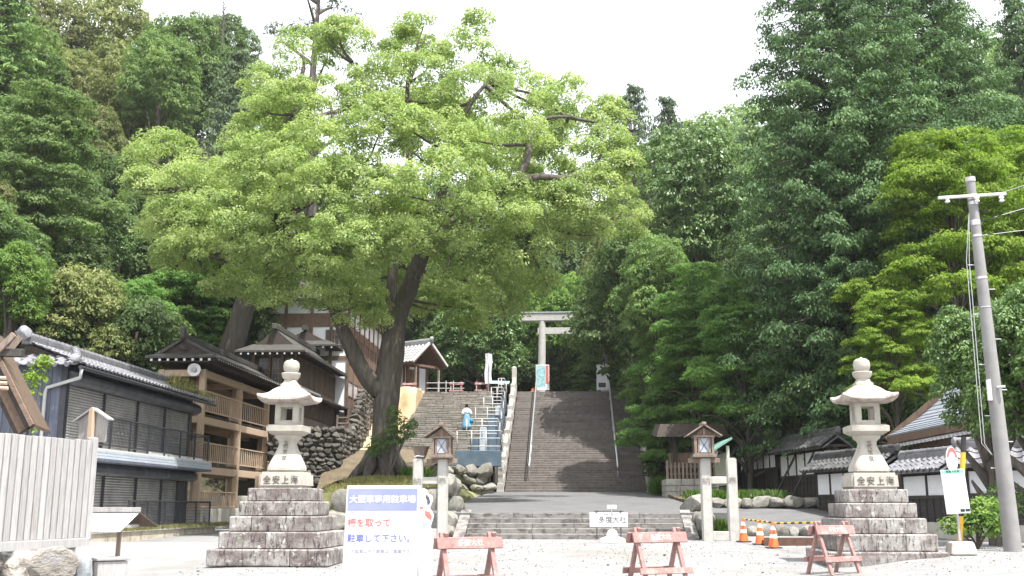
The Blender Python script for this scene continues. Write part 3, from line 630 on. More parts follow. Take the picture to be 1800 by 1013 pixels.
for k in range(7): lattice(t, HX, HY0+.35+k*1.33, HY0+.35+k*1.33+1.27, 6.65, 7.75, 4, 8)
for k in range(7): lattice(t, HX-.3, HY0+.3+k*1.33, HY0+.3+k*1.33+1.27, 8.35, 9.75, 4, 8)
for k in range(5): B().span((HX-.33, HY0+.3+k*1.85, 8.02), (HX-.24, HY0+2.1+k*1.85, 8.27)).o('sill_panel', 'plaster' if k in (0, 1, 2) else 'weathered_wood', t, bevel=.006)
for k, x in enumerate((-17.3, -16.55, -15.85)):
    w = B().span((x+.05, HY0-.02, 8.3), (x+.60, HY0+.03, 9.7)).o('front_window', 'window_dark', t)
    b = B()
    for q in range(4): b.span((x+.05+q*.183, HY0-.05, 8.3), (x+.08+q*.183, HY0-.021, 9.7))
    for q in range(6): b.span((x+.05, HY0-.045, 8.3+q*.27), (x+.6, HY0-.022, 8.33+q*.27))
    b.o('lattice', 'weathered_wood', w)
for x in (-17.55, -16.65, -15.95, -15.2): B().span((x-.08, HY0-.06, 5.8), (x+.06, HY0+.06, 9.9)).o('post', 'brown_wood', t)
for z in (7.95, 9.85): B().span((-17.6, HY0-.05, z), (HX-.3, HY0+.03, z+.16)).o('front_beam', 'brown_wood', t)
# lower pent roof along the facade
B().hexa([(HX-.3, HY0-.5, 7.86), (HX+.62, HY0-.5, 7.72), (HX+.62, HY1, 7.72), (HX-.3, HY1, 7.86), (HX-.3, HY0-.5, 8.12), (HX+.62, HY0-.5, 7.80), (HX+.62, HY1, 7.80), (HX-.3, HY1, 8.12)]).o('pent_roof', 'copper_dark', t)
b = B()
for k in range(26): b.box((HX+.35, HY0-.3+k*.39, 7.68), (.5, .08, .07))
tag(b.o('pent_rafters', 'brown_wood', t), kind='stuff')
rx = (-17.6+HX-.3)/2
def gable_roof(t, x0, x1, xr, y0, y1, ze, zr, th, m, hip=.9, tips=8):
    for ex in (x1, x0):
        up = [(xr+(ex-xr)*s, ze+(zr-ze)*((1-s)**1.4)) for s in lin(0, 1, 6)]
        B().prism(up+[(x, z-th) for x, z in up[::-1]], (0, y0+hip, 0), (1, 0, 0), (0, 0, 1), (0, y1-y0-hip, 0)).o('roof_slope', m, t)
    B().hexa([(x0, y0, ze-.08), (x1, y0, ze-.08), (x1, y0+hip+.02, ze-.08), (x0, y0+hip+.02, ze-.08), (x0, y0, ze+.02), (x1, y0, ze+.02), (x1-(x1-xr)*.35, y0+hip+.02, ze+.35*(zr-ze)), (x0+(xr-x0)*.35, y0+hip+.02, ze+.35*(zr-ze))]).o('front_pent_roof', m, t)
    B().prism([(x0+.6, ze+.2), (xr, zr-.08), (x1-.6, ze+.2)], (0, y0+hip-.03, 0), (1, 0, 0), (0, 0, 1), (0, .06, 0)).o('gable_board', 'dark_wood', t)
    B().beam((xr, y0+hip-.35, zr+.08), (xr, y1, zr+.08), .28, .3).o('ridge_box', m, t, bevel=.02)
    b = B()
    for k in range(tips+1): b.box((x0+.35+k*(x1-x0-.7)/tips, y0+.03, ze-.17), (.09, .04, .09))
    tag(b.o('rafter_tips', 'grey_paint', t), kind='stuff')
    b = B()
    for k in range(int((y1-y0)/.4)): b.box((x1-.25, y0+.3+k*.4, ze-.15), (.5, .08, .09))
    tag(b.o('rafters', 'dark_wood', t), kind='stuff')
gable_roof(t, -18.35, HX+.45, rx, HY0-.95, HY1, 10.0, 11.35, .16, 'copper_dark')
# tall plastered house behind it
TX, TY0, TY1 = -14.45, 66.9, 82
t = T('tall_plastered_house', 'tall old house with white plaster panels and brown wooden facade', 'house', (TX, TY0, 8))
B().span((-20.6, TY0, 6), (TX-.06, TY1, 14.95)).o('wall', 'plaster', t)
for a, c, z0, z1, m in ((TY0, TY1, 9.6, 10.7, 'brown_wood'), (TY0, TY1, 12.75, 13.2, 'red_wood'), (TY0, TY1, 14.45, 14.65, 'brown_wood')):
    for k in range(8): B().span((TX-.05, a+(c-a)*k/8+.01, z0), (TX+.03, a+(c-a)*(k+1)/8-.01, z1)).o('facade_board', m, t, bevel=.008)
for k in range(9):
    y = TY0+(TY1-TY0)*k/9; B().span((TX-.08, y-.09, 6.5), (TX+.07, y+.09, 14.9)).o('post', 'red_wood' if k else 'brown_wood', t)
for k in range(9):
    y = TY0+(TY1-TY0)*k/9+.1; dy = (TY1-TY0)/9-.2
    lattice(t, TX+.01, y, y+dy/2-.02, 10.8, 12.65, 3, 9, fr='red_wood'); lattice(t, TX+.01, y+dy/2+.02, y+dy, 10.8, 12.65, 3, 9, fr='red_wood')
    B().span((TX-.04, y+.03, 13.3), (TX+.01, y+dy-.03, 14.4)).o('plaster_panel', 'plaster', t)
    if k < 2:
        for q in range(2):
            B().span((TX-.04, y+q*dy/2+.03, 8.7), (TX+.02, y+(q+1)*dy/2-.03, 9.5)).o('glass_pane', 'glass', t)
            lattice(t, TX+.01, y+q*dy/2+.02, y+(q+1)*dy/2-.02, 6.9, 8.6, 3, 8)
    else: B().span((TX-.04, y+.03, 7.4), (TX+.01, y+dy-.03, 9.5)).o('plaster_panel', 'grey_plaster', t)
for x in (-20.5, -18.6, -16.9, -15.6): B().span((x-.1, TY0-.07, 8), (x+.1, TY0+.05, 14.9)).o('front_post', 'brown_wood', t)
for z in (10.9, 13.1): B().span((-20.5, TY0-.05, z), (TX-.1, TY0+.03, z+(.3 if z < 12 else .9))).o('front_beam', 'brown_wood', t)
w = B().span((-15.95, TY0-.04, 11.5), (-14.75, TY0+.03, 12.9)).o('front_window', 'window_dark', t)
b = B()
for q in range(5): b.span((-15.95+q*.29, TY0-.07, 11.5), (-15.91+q*.29, TY0-.041, 12.9))
for q in range(5): b.span((-15.95, TY0-.065, 11.6+q*.32), (-14.75, TY0-.042, 11.63+q*.32))
b.o('lattice', 'weathered_wood', w)
gable_roof(t, -19.4, -14.9, -17.1, TY0-1.3, TY0+.1, 11.75, 12.8, .14, 'copper_dark', .5, 7)
B().hexa([(-21.3, TY0-.9, 14.85), (TX+1.0, TY0-.9, 14.85), (TX+1.0, TY1, 14.85), (-21.3, TY1, 14.85), (-20.4, TY0-.2, 15.5), (-17.6, TY0-.2, 16.2), (-17.6, TY1, 16.2), (-20.4, TY1, 15.5)]).o('roof', 'copper_dark', t)
b = B()
for k in range(40): b.box((TX+.6, TY0-.6+k*.4, 14.78), (.7, .09, .09))
tag(b.o('rafters', 'brown_wood', t), kind='stuff')
# small bamboo-like rail on the wall top in front of the house
t = T('terrace_rail', 'low weathered wooden rail on top of the rubble wall', 'railing', (WX, 63, 6.6))
for z in (6.25, 6.6, 6.95): B().beam((-14.2, 63.2, z), (WX-.1, 67.5, z+.35), .07, .07).o('rail', 'weathered_wood', t)
for k in range(4): B().span((-14.24+k*.36, 63.2+k*1.43, 5.7), (-14.14+k*.36, 63.3+k*1.43, 7.1+k*.11)).o('post', 'weathered_wood', t)

# ------------------------------------------------------------------ little tiled shrine hall at the top of the old steps
c = at(726, 690, 80); 
t = T('tiled_shrine_hall', 'small shrine hall with grey tiled gable roof at the top of the sand slope', 'building', (c.x, c.y, ZS), R(-34))
def Lb(a, c_, nm, m, par=None, **k): return B().span(a, c_).o(nm, m, par or t, w=False, **k)
Lb((-3.4, -1.0, 0), (.3, 1.2, 2.3), 'wall', 'plaster'); 
for x in (-3.4, -2.2, -1.1, 0, .32): Lb((x-.09, -1.08, 0), (x+.09, -.94, 2.35), 'post', 'red_wood')
for y in (-1.0, .1, 1.15): Lb((.3, y-.09, 0), (.44, y+.09, 2.35), 'post', 'red_wood')
for y in (-1.25, 1.35): Lb((1.3, y-.07, 0), (1.44, y+.07, 2.2), 'porch_post', 'weathered_wood')
Lb((-1.9, -1.07, .1), (-1.25, -.97, 2.1), 'door', 'brown_wood'); Lb((.3, -.75, .1), (.40, -.1, 2.1), 'door', 'brown_wood')
Lb((-3.6, -1.5, 2.25), (1.4, -1.36, 2.4), 'eave_beam', 'red_wood'); Lb((1.2, -1.3, 2.25), (1.36, 1.4, 2.42), 'porch_beam', 'red_wood')
zr = 4.05
for sgn in (-1, 1):
    B().hexa([(-3.9, sgn*1.9, 2.35), (1.75, sgn*1.9, 2.35), (1.75, 0, zr-.1), (-3.9, 0, zr-.1), (-3.9, sgn*1.9, 2.45), (1.75, sgn*1.9, 2.45), (1.75, 0, zr), (-3.9, 0, zr)] if sgn < 0 else
             [(1.75, 1.9, 2.35), (-3.9, 1.9, 2.35), (-3.9, 0, zr-.1), (1.75, 0, zr-.1), (1.75, 1.9, 2.45), (-3.9, 1.9, 2.45), (-3.9, 0, zr), (1.75, 0, zr)]).o('roof_deck', 'brown_wood', t, w=False)
b = B()
for k in range(9):
    for sgn in (-1, 1): b.beam((1.60-k*.16, sgn*1.8, 2.28), (1.60-k*.16, sgn*.05, zr-.18), .05, .07)
tag(b.o('rafters', 'red_wood', t, w=False), kind='stuff')
for k in range(15):
    for j in range(6):
        f = j/6; p = Vector((-3.85+k*.375, -1.93*(1-f), 2.47+(zr-2.45)*f))
        link(TILE, 'roof_tile', 'tile_light', t, p, (math.atan2(zr-2.45, 1.93), 0, 0), (.375, .44, 1.1), True)
B().beam((-3.95, 0, zr+.12), (1.8, 0, zr+.12), .3, .3).o('ridge_course', 'tile_light', t, w=False, bevel=.02)
B().tube([(-3.95, 0, zr+.3), (1.85, 0, zr+.3)], .1, 10).o('ridge_tile', 'tile_light', t, w=False, smooth='angle')
for sgn in (-1, 1): B().beam((1.72, sgn*1.98, 2.5), (1.72, 0, zr+.12), .12, .16).o('bargeboard', 'grey_paint', t, w=False)
link(ROCKS[3], 'ridge_end_tile', 'tile_light', t, (1.85, 0, zr+.3), (0, 0, 0), (.1, .22, .28), True)
# ------------------------------------------------------------------ stone lanterns
def sq(k=8.0):
    def f(a): c, s_ = abs(math.cos(a)), abs(math.sin(a)); return 1/((c**k+s_**k)**(1/k))
    return f
def lantern(px, Yc, zg, label, bury=0, k_w=1):
    c = at(px, 890, Yc); t = T('stone_lantern', label, 'stone lantern', (c.x, Yc, zg), group='tall stone lanterns')
    z = -bury
    for w_, h in ((2.44, .33), (2.10, .33), (1.80, .305), (1.52, .295), (1.27, .27)):
        n = 2 if w_ > 1.7 else 1; e = [-w_/2] + sorted(random.uniform(-w_*.25, w_*.3) for _ in range(n-1)) + [w_/2]
        for a, b_ in zip(e, e[1:]):
            B().span((a+.003, -w_/2, z), (b_-.003, w_/2, z+h-.004)).o('tier_block', 'tier_stone', t, bevel=.022, w=False)
        z += h
    b = B().box((0, 0, z+.165), (1.08, 1.08, .33), taper=.97).o('inscribed_block', 'lantern_stone', t, bevel=.05, w=False, seg=2)
    for k, ch in enumerate('全安上海'):
        text(ch, .19, (-.33+.22*k, -.541, z+.15), (R(91.5), 0, 0), 'carved_dark', b, bold=.002, w=False, depth=.004)
    z += .33; q = sq(7)
    # flared stem
    o = B().lathe([(.30, z-.001), (.405, z+.03), (.41, z+.09), (.375, z+.17), (.29, z+.34), (.215, z+.50), (.19, z+.58), (.20, z+.64), (.265, z+.70), (.285, z+.74), (.285, z+.765), (.1, z+.766)], 40, corner=lambda r, zz, a: (r*q(a), zz)).o('stem', 'lantern_stone', t, smooth='angle', w=False)
    for k, ch in enumerate('永代常夜燈'): text(ch, .125, (0, (-.196, -.212, -.25, -.315, -.36)[k]-.006, z+.655-.125*k), (R((88, 80, 68, 62, 62)[k]), 0, 0), 'carved_ink', o, bold=.006, w=False, depth=.012)
    z += .765
    B().lathe([(.1, z-.001), (.31, z), (.455, z+.075), (.46, z+.18), (.39, z+.215), (.1, z+.216)], 40, corner=lambda r, zz, a: (r*sq(14)(a), zz)).o('platform_slab', 'lantern_stone', t, smooth='angle', w=False)
    z += .215
    s_ = .285
    for sx in (-1, 1):
        for sy in (-1, 1): B().box((sx*(s_-.07), sy*(s_-.07), z+.225), (.14, .14, .45)).o('fire_box_corner', 'lantern_stone', t, bevel=.02, w=False)
    B().box((0, 0, z+.045), (2*s_-.012, 2*s_-.012, .09)).o('fire_box_sill', 'lantern_stone', t, w=False); B().box((0, 0, z+.41), (2*s_-.012, 2*s_-.012, .08)).o('fire_box_lintel', 'lantern_stone', t, w=False)
    z += .45
    def rc(r, zz, a):
        k = sq(18)(a); cor = (k-1)/(math.sqrt(2)-1); u = max(0, (r-.3)/.36)
        return r*k*(1+.05*cor*u), zz + .115*(cor**2.2)*u**2
    B().lathe([(.2, z), (.30, z), (.60, z+.015), (.665, z+.055), (.66, z+.10), (.55, z+.145), (.44, z+.215), (.35, z+.30), (.25, z+.355), (.1, z+.36)], 48, corner=rc).o('roof', 'lantern_roof', t, smooth='angle', w=False)
    z += .35
    B().lathe([(.1, z), (.215, z), (.215, z+.06), (.17, z+.085), (.15, z+.13), (.14, z+.15), (.05, z+.151)], 24, corner=lambda r, zz, a: (r*sq(9)(a), zz)).o('finial_base', 'lantern_stone', t, smooth='angle', w=False)
    B().lathe([(.05, z+.145), (.14, z+.15), (.21, z+.22), (.235, z+.30), (.225, z+.315), (.1, z+.316)], 24).o('finial_bowl', 'lantern_stone', t, smooth='angle', w=False)
    B().lathe([(.05, z+.31), (.13, z+.315), (.185, z+.37), (.20, z+.46), (.185, z+.54), (.12, z+.585), (.04, z+.60), (.005, z+.63)], 24).o('finial_jewel', 'lantern_stone', t, smooth='angle', w=False)
    for ch in t.children:
        k = k_w if ch.name.startswith('tier') else .84 if ch.name.startswith('roof') else .87; ch.scale = (k, k, 1)
lantern(502, 22.3, Z_(998, 21.1), 'tall stone lantern on stepped base in front of the timber gallery')
lantern(1531, 22.5, Z_(983, 21.3, 1531), 'tall stone lantern on stepped base in front of the plastered wall', bury=.20, k_w=.93)

# ------------------------------------------------------------------ stone post gates with wooden lamp houses
def post_gate(pxa, pxb, Y, ybot, lamp_on, label, llabel, glyphs):
    xa, xb = X_(pxa, Y), X_(pxb, Y); zg = Z_(ybot, Y); zt = Z_(806, Y)
    t = T('stone_post_gate', label, 'stone posts', ((xa+xb)/2, Y, zg), group='pairs of square stone posts')
    for x, g in ((xa, glyphs[0]), (xb, glyphs[1])):
        o = B().box((x, Y, (zg+zt)/2-.1), (.29, .29, zt-zg+.2), taper=.97).o('post', 'granite', t, bevel=.03, seg=2)
        text(g, .24, (x, Y-.1455, zt-.66), (R(90), 0, 0), 'carved_ink', o, bold=.004, w=False if False else True)
    B().box(((xa+xb)/2, Y, zt-.62), (xb-xa-.27, .2, .20)).o('crossbar', 'granite', t, bevel=.015)
    B().box(((xa+xb)/2, Y, zg+.06), (xb-xa-.27, .24, .26)).o('sill_stone', 'granite', t, bevel=.015)
    B().box(((xa+xb)/2, Y+.05, zt-.83), (xb-xa-.27, .05, .04)).o('iron_bar', 'black_metal', t)
    x = (xa, xb)[lamp_on]; x -= .03; z = zt+.02
    t = T('wooden_lamp_house', llabel, 'lantern', (x, Y, z), group='wooden lamp houses')
    L = lambda nm, m, b_, **k: b_.o(nm, m, t, w=False, **k)
    L('bracket', 'weathered_wood', B().box((0, -.02, -.09), (.88, .08, .13)), bevel=.008)
    L('base', 'weathered_wood', B().box((0, 0, .03), (.66, .6, .07)).box((0, 0, .085), (.58, .52, .05)), bevel=.006)
    for sx in (-1, 1):
        for sy in (-1, 1): L('corner_post', 'weathered_wood', B().box((sx*.24, sy*.21, .33), (.07, .07, .46)))
        L('side_board', 'brown_wood', B().box((sx*.225, 0, .33), (.03, .36, .44)))
        pn = L('window_pane', 'paper', B().box((0, sx*.19, .33), (.26, .02, .40)))
        B().beam((-.12, sx*.205, .14), (.12, sx*.205, .52), .012, .012).beam((.12, sx*.205, .14), (-.12, sx*.205, .52), .012, .012).o('glazing_bar', 'dark_wood', pn, w=False)
        for s2 in (-1, 1): L('window_stile', 'weathered_wood', B().box((s2*.155, sx*.2, .33), (.05, .04, .42)))
    L('head_beam', 'weathered_wood', B().box((0, 0, .575), (.6, .54, .06)), bevel=.005)
    L('gable', 'brown_wood', B().prism([(-.27, .60), (.27, .60), (0, .86)], (0, -.22, 0), (1, 0, 0), (0, 0, 1), (0, .44, 0)))
    L('gable_strut', 'weathered_wood', B().box((0, -.235, .70), (.05, .03, .18)))
    for s2 in (-1, 1):
        L('roof_board', 'weathered_wood', B().hexa([(0, -.36, .885), (s2*.5, -.36, .57), (s2*.5, .36, .57), (0, .36, .885), (0, -.36, .93), (s2*.5, -.36, .605), (s2*.5, .36, .605), (0, .36, .93)] if s2 > 0 else [(-.5, -.36, .57), (0, -.36, .885), (0, .36, .885), (-.5, .36, .57), (-.5, -.36, .605), (0, -.36, .93), (0, .36, .93), (-.5, .36, .605)]))
    L('ridge_cap', 'weathered_wood', B().box((0, 0, .935), (.12, .78, .08)), bevel=.01)
post_gate(1242, 1288, 30.6, 946, 0, 'pair of square stone posts with crossbar beside the traffic cones', 'wooden lamp house on a stone post, before the fenced dark shed', '納奉')
post_gate(734, 778, 30.6, 942, 1, 'pair of square stone posts with crossbar partly behind the parking sign', 'wooden lamp house on a stone post, before the old stone steps', '納奉')
w_ = X_(734, 30.6)
t = T('dead_grass_bundle', 'bundle of dry straw tied on top of a stone post', 'straw bundle', (w_+.05, 30.7, Z_(806, 30.6)))
B().lathe([(.12, 0), (.17, .1), (.24, .32), (.27, .35), (.05, .36)], 14).o('bundle', 'weathered_wood', t, smooth=False, w=False)
B().tube([(-.16, -.12, .06), (-.05, -.2, .08), (.12, -.16, .06)], .02, 6).o('tie', 'cloth_white', t, w=False)

# ------------------------------------------------------------------ parking sign, cut-out figure board
SY = 13.0; sx0, sx1 = X_(604, SY, 853), X_(733, SY, 853); zt = Z_(853, SY); sw = sx1-sx0; cx = (sx0+sx1)/2
t = T('parking_sign', 'large white parking sign with blue header and coloured Japanese lettering', 'sign', (cx, SY, .33)); t.rotation_euler = (R(-9), 0, R(1.5))
sh = zt-.33-.12
ht = zt-.33+.02; L = lambda nm, m, b_, **k: b_.o(nm, m, t, w=False, **k)
L('panel', 'sign_white', B().box((0, 0, ht-sh/2), (sw, .03, sh)), bevel=.006)
for s2 in (-1, 1): L('frame_leg', 'grey_paint', B().box((s2*(sw/2-.02), .035, ht/2-.01), (.035, .035, ht+.02)))
for s2 in (-1, 1): L('back_leg', 'grey_paint', B().beam((s2*(sw/2-.05), .05, ht-.1), (s2*(sw/2-.05), .75, .12), .035, .035))
L('edge_trim', 'grey_paint', B().box((sw/2+.004, 0, ht-sh/2), (.012, .04, sh)))
ppm = FPX/SY; zy = lambda py: ht - (py-853)/ppm*1.03
o = L('header_panel', 'sign_blue', B().box((0, -.0172, zy(877)), (sw*.955, .004, 38/ppm)))
text('大型車専用駐車場', .103, (0, -.0205, zy(877.5)), (R(90), 0, 0), 'white_paint', o, bold=.009, w=False)
text('柵を取って', .108, (-sw*.165, -.0175, zy(917)), (R(90), 0, 0), 'sign_text_red', t, bold=.014, w=False)
text('駐車して下さい。', .104, (.005, -.0175, zy(943)), (R(90), 0, 0), 'sign_text_blue', t, bold=.014, w=False)
text('大型車以外の駐車はご遠慮下さい', .052, (.03, -.0175, zy(964)), (R(90), 0, 0), 'sign_text_grey', t, bold=.008, w=False)
o = L('footer_panel', 'sign_blue', B().box((-.015, -.0172, zy(1020)), (sw*.93, .004, 30/ppm)))
text('多度大社', .15, (0, -.0205, zy(1017)), (R(90), 0, 0), 'white_paint', o, bold=.018, w=False)
CY = 14.6; cc = at(752, 1013, CY)
t = T('cutout_figure_board', 'white cut-out board painted with a robed figure, beside the parking sign', 'cut-out board', (cc.x-.05, CY, .36))
k_ = FPX/CY; U = lambda px, py: ((px-750)/k_, at(750, py, CY).z-.36)
outl = [(738, 1030), (764, 1030), (763, 985), (765, 950), (760, 925), (764, 912), (765, 905), (758, 893), (763, 880), (762, 872), (755, 868), (753, 862), (747, 858), (741, 861), (739, 870), (741, 880), (737, 890), (736, 905), (737, 925)]
B().prism([U(*p) for p in outl], (0, 0, 0), (1, 0, 0), (0, 0, 1), (0, .02, 0)).o('panel', 'white_paint', t, w=False)
def patch(nm, m, pts, d): B().prism([U(*p) for p in pts], (0, -.002*d-.001, 0), (1, 0, 0), (0, 0, 1), (0, .002*d, 0)).o(nm, m, t, w=False)
patch('painted_hair', 'cut_black', [(752, 869), (757, 875), (759, 884), (754, 889), (753, 880), (750, 874)], 1)
patch('painted_sleeve', 'cut_red', [(750, 898), (758, 900), (762, 908), (761, 914), (755, 911), (750, 905)], 2)
patch('painted_lining', 'cut_red', [(739, 891), (746, 891), (747, 893), (740, 895)], 3)
patch('painted_skirt', 'cut_blue', [(746, 918), (755, 920), (753, 925), (746, 931)], 2)
patch('painted_sash', 'cut_black', [(737, 905), (739, 898), (741, 900), (740, 910), (737, 914)], 1)
B().beam((0, .02, .5), (0, .5, 0), .04, .04).o('stay', 'grey_paint', t, w=False)

# ------------------------------------------------------------------ red barricades
def barricade(pos, rz, label, Lh=1.05, group='red wooden barricades on the plaza'):
    t = T('wooden_barricade', label, 'barricade', pos, rz, group); L = lambda nm, m, b_, **k: b_.o(nm, m, t, w=False, **k)
    h = .93
    for s_ in (-1, 1):
        for q in (-1, 1): L('leg', 'barricade', B().beam((s_*(Lh/2-.14), q*.27, 0), (s_*(Lh/2-.14)+.03*q, -q*.022, h), .075, .05), bevel=.006)
    for q in (-1, 1):
        o = L('top_board', 'barricade', B().box((0, q*.085, h-.15), (Lh, .035, .165), rot=Matrix.Rotation(q*R(16), 3, 'X')), bevel=.005)
        text('多度大社', .105, (0, q*.1035, h-.147), (R(90-16), 0, R(180) if q > 0 else 0), 'barricade_letter', o, bold=.006, w=False)
        L('lower_board', 'barricade', B().box((0, q*.235, .27), (Lh*.97, .03, .095), rot=Matrix.Rotation(q*R(16), 3, 'X')), bevel=.005)
    return t
def onground(px, Y): x = X_(px, Y, 990); return (x, Y, H(x, Y))
b0 = barricade(onground(822, 15.9), R(30), 'red wooden barricade nearest the parking sign')
b1 = barricade(onground(1156, 17.5), R(32), 'red wooden barricade in front of the small white notice board')
b2 = barricade(onground(1465, 20.1), R(38), 'red wooden barricade in front of the lantern by the cones')
for px, lab in ((716, 'faded red barricade before the tiled shrine hall'), (800, 'red barricade at the top of the old steps, beside the steel rail'), (846, 'red barricade at the top of the old steps, beside the white banner')):
    o = copytree(b0, (X_(px, 77.6), 77.6, ZS+.01), R(random.uniform(-6, 6)), lab); o['group'] = 'red barricades at the top of the old steps'

# ------------------------------------------------------------------ traffic cones with striped bars
def cone(px, Y, label):
    t = T('traffic_cone', label, 'traffic cone', onground(px, Y), group='orange traffic cones')
    L = lambda nm, m, b_, **k: b_.o(nm, m, t, w=False, **k)
    L('base', 'rubber', B().box((0, 0, .015), (.40, .40, .03)), bevel=.01)
    rad = lambda z: .145-.115*z/.70
    for a, c, m in ((.03, .26, 'orange'), (.26, .36, 'white_paint'), (.36, .47, 'orange'), (.47, .58, 'white_paint'), (.58, .70, 'orange')):
        L('body_band' if m == 'orange' else 'reflective_band', m, B().tube([(0, 0, a), (0, 0, c)], [rad(a)+(.002 if m != 'orange' else 0), rad(c)+(.002 if m != 'orange' else 0)], 20), smooth='angle')
    t.scale = (.93, .93, .93); return t
c1 = cone(1309, 30.0, 'orange and white traffic cone closest to the stone posts'); c2 = cone(1338, 28.8, 'orange and white traffic cone between the two other cones'); c3 = cone(1361.5, 27.4, 'orange and white traffic cone closest to the big stone lantern')
def cone_bar(p, q, n, label):
    p, q = Vector(p), Vector(q); t = T('striped_bar', label, 'cone bar', p, group='yellow and black cone bars')
    for k in range(n): B().tube([p.lerp(q, k/n), p.lerp(q, (k+1)/n)], .022, 8).o('stripe', 'yellow' if k % 2 == 0 else 'rubber', t, smooth='angle')
cone_bar(c1.location+Vector((.04, 0, .60)), c3.location+Vector((-.02, .05, .62)), 12, 'yellow and black striped bar resting between the traffic cones')
cone_bar(c3.location+Vector((.04, .05, .60)), at(1440, 919, 24.6), 12, 'yellow and black striped bar reaching to the big lantern base')
p = onground(1395, 28.5)
t = T('steel_channel', 'dark rusty steel channel lying on the gravel behind the cones', 'steel beam', p, R(-3)); 
B().box((0, 0, .08), (1.5, .5, .12)).o('web', 'rust_steel', t, w=False, bevel=.01); B().box((0, -.24, .1), (1.5, .03, .2)).o('flange', 'rust_steel', t, w=False)

# ------------------------------------------------------------------ notice board on the steps, white stand
c = at(1070, 914, 30.9)
t = T('name_notice_board', 'small white board with black shrine name standing on the front steps', 'sign', (c.x, 30.9, Z_(945, 30.9)))
zz = c.z-t.location.z
B().box((0, 0, zz), (1.08, .03, .40)).o('panel', 'white_paint', t, w=False, bevel=.005)
text('多度大社', .20, (.10, -.0165, zz-.01), (R(90), 0, 0), 'ink', t, bold=.004, w=False)
text('伊勢の国', .07, (0, -.0165, zz+.145), (R(90), 0, 0), 'sign_text_grey', t, w=False); text('ようこそお参り下さいました', .05, (.08, -.0165, zz-.165), (R(90), 0, 0), 'sign_text_grey', t, w=False)
for s_ in (-1, 1):
    B().box((s_*.34, .04, zz*.6), (.03, .03, zz*1.2+.1)).o('leg', 'black_metal', t, w=False); B().box((s_*.34, -.02, zz+.23), (.05, .06, .05)).o('clip', 'black_metal', t, w=False)
B().box((0, .04, zz+.24), (.85, .02, .02)).o('top_bar', 'black_metal', t, w=False)
p = onground(1077, 29.6)
t = T('white_stand', 'slim white pole stand with flat top on the gravel', 'stand', p)
B().lathe([(.36, 0), (.34, .10), (.16, .16), (.12, .30), (.05, .34)], 12).o('base', 'white_paint', t, w=False); B().tube([(0, 0, .3), (0, 0, .90)], .022, 8).o('pole', 'steel', t, w=False); B().box((0, 0, .94), (.26, .1, .10)).o('top_plate', 'white_paint', t, w=False, bevel=.01)

# ------------------------------------------------------------------ torii, posters and things on the upper court
TY = 81.0; tx0, tx1 = X_(954, TY), X_(1066, TY); tt = Z_(551, TY)
t = T('stone_torii', 'pale stone torii gate at the head of the main stairs', 'torii', ((tx0+tx1)/2, TY, ZS))
for s_, x in ((1, tx0), (-1, tx1)):
    B().tube([(x-.06*s_, TY, ZS-.1), (x+.06*s_, TY, tt-.55)], [.31, .27], 20).o('pillar', 'granite', t, smooth='angle')
    B().lathe([(.5, ZS), (.5, ZS+.25), (.36, ZS+.3)], 16, (x-.06*s_, TY, 0)).o('pillar_base', 'granite', t, smooth='angle')
a, b_ = X_(916, TY), X_(1104, TY)
B().hexa([(a+.12, TY-.28, tt-.60), (b_-.12, TY-.28, tt-.60), (b_-.12, TY+.28, tt-.60), (a+.12, TY+.28, tt-.60), (a, TY-.30, tt-.02), (b_, TY-.30, tt-.02), (b_, TY+.30, tt-.02), (a, TY+.30, tt-.02)]).o('top_beam', 'granite', t, bevel=.03)
B().box(((a+b_)/2, TY, tt+.03), (b_-a+.08, .7, .12)).o('beam_cap', 'torii_cap', t, bevel=.02)
B().box(((a+b_)/2, TY, tt-1.38), (tx1-tx0+2.9-2.3, .26, .50)).o('tie_beam', 'granite', t, bevel=.02)
PY = 77.0
def poster(px, w_, label, cols, h0=686, h1=641):
    x = X_(px, PY); z0, z1 = Z_(h0, PY), Z_(h1, PY)
    t = T('poster_stand', label, 'poster board', (x, PY, ZS)); B().box((x, PY, (z0+z1)/2), (w_, .05, z1-z0)).o('panel', 'white_paint', t, bevel=.01)
    for s_ in (-1, 1): B().box((x+s_*w_*.46, PY+.04, (ZS+z1)/2), (.05, .05, z1-ZS)).o('leg', 'grey_paint', t)
    for nm, m, u0, u1, v0, v1 in cols: B().span((x-w_/2+u0*w_, PY-.029, z0+v0*(z1-z0)), (x-w_/2+u1*w_, PY-.0265, z0+v1*(z1-z0))).o(nm, m, t)
poster(955, .98, 'tall teal and red poster board before the torii pillar', [('printed_picture', 'poster_teal', .04, .72, .12, .97), ('printed_strip', 'poster_red', .74, .95, .25, .97)])
poster(1064, .95, 'plain white poster board half hidden by maple leaves', [('printed_picture', 'cut_black', .15, .7, .1, .28)])
p = Vector((X_(858, 77.2), 77.2, ZS))
t = T('banner', 'tall white cloth banner on a pole at the head of the old steps', 'banner', p)
B().tube([(0, 0, 0), (0, 0, 3.05)], .03, 8).o('pole', 'steel', t, w=False); B().tube([(-.3, 0, 2.95), (.05, 0, 2.98)], .015, 6).o('arm', 'steel', t, w=False)
B().grid(lambda u, v: (-.27+.5*u+.04*math.sin(v*7), .06*math.sin(u*9+v*5), 2.95-2.2*v), 8, 20).o('cloth', 'cloth_white', t, smooth=True, w=False)
p = Vector((X_(876, 79.5), 79.5, ZS))
t = T('offering_stall', 'little stall with pale blue roof behind the viewing platform', 'stall', p)
B().hexa([(-.8, -.6, .95), (.8, -.6, .9), (.8, .6, 1.2), (-.8, .6, 1.25), (-.8, -.6, 1.0), (.8, -.6, .95), (.8, .6, 1.25), (-.8, .6, 1.3)]).o('roof', 'teal_roof', t, w=False)
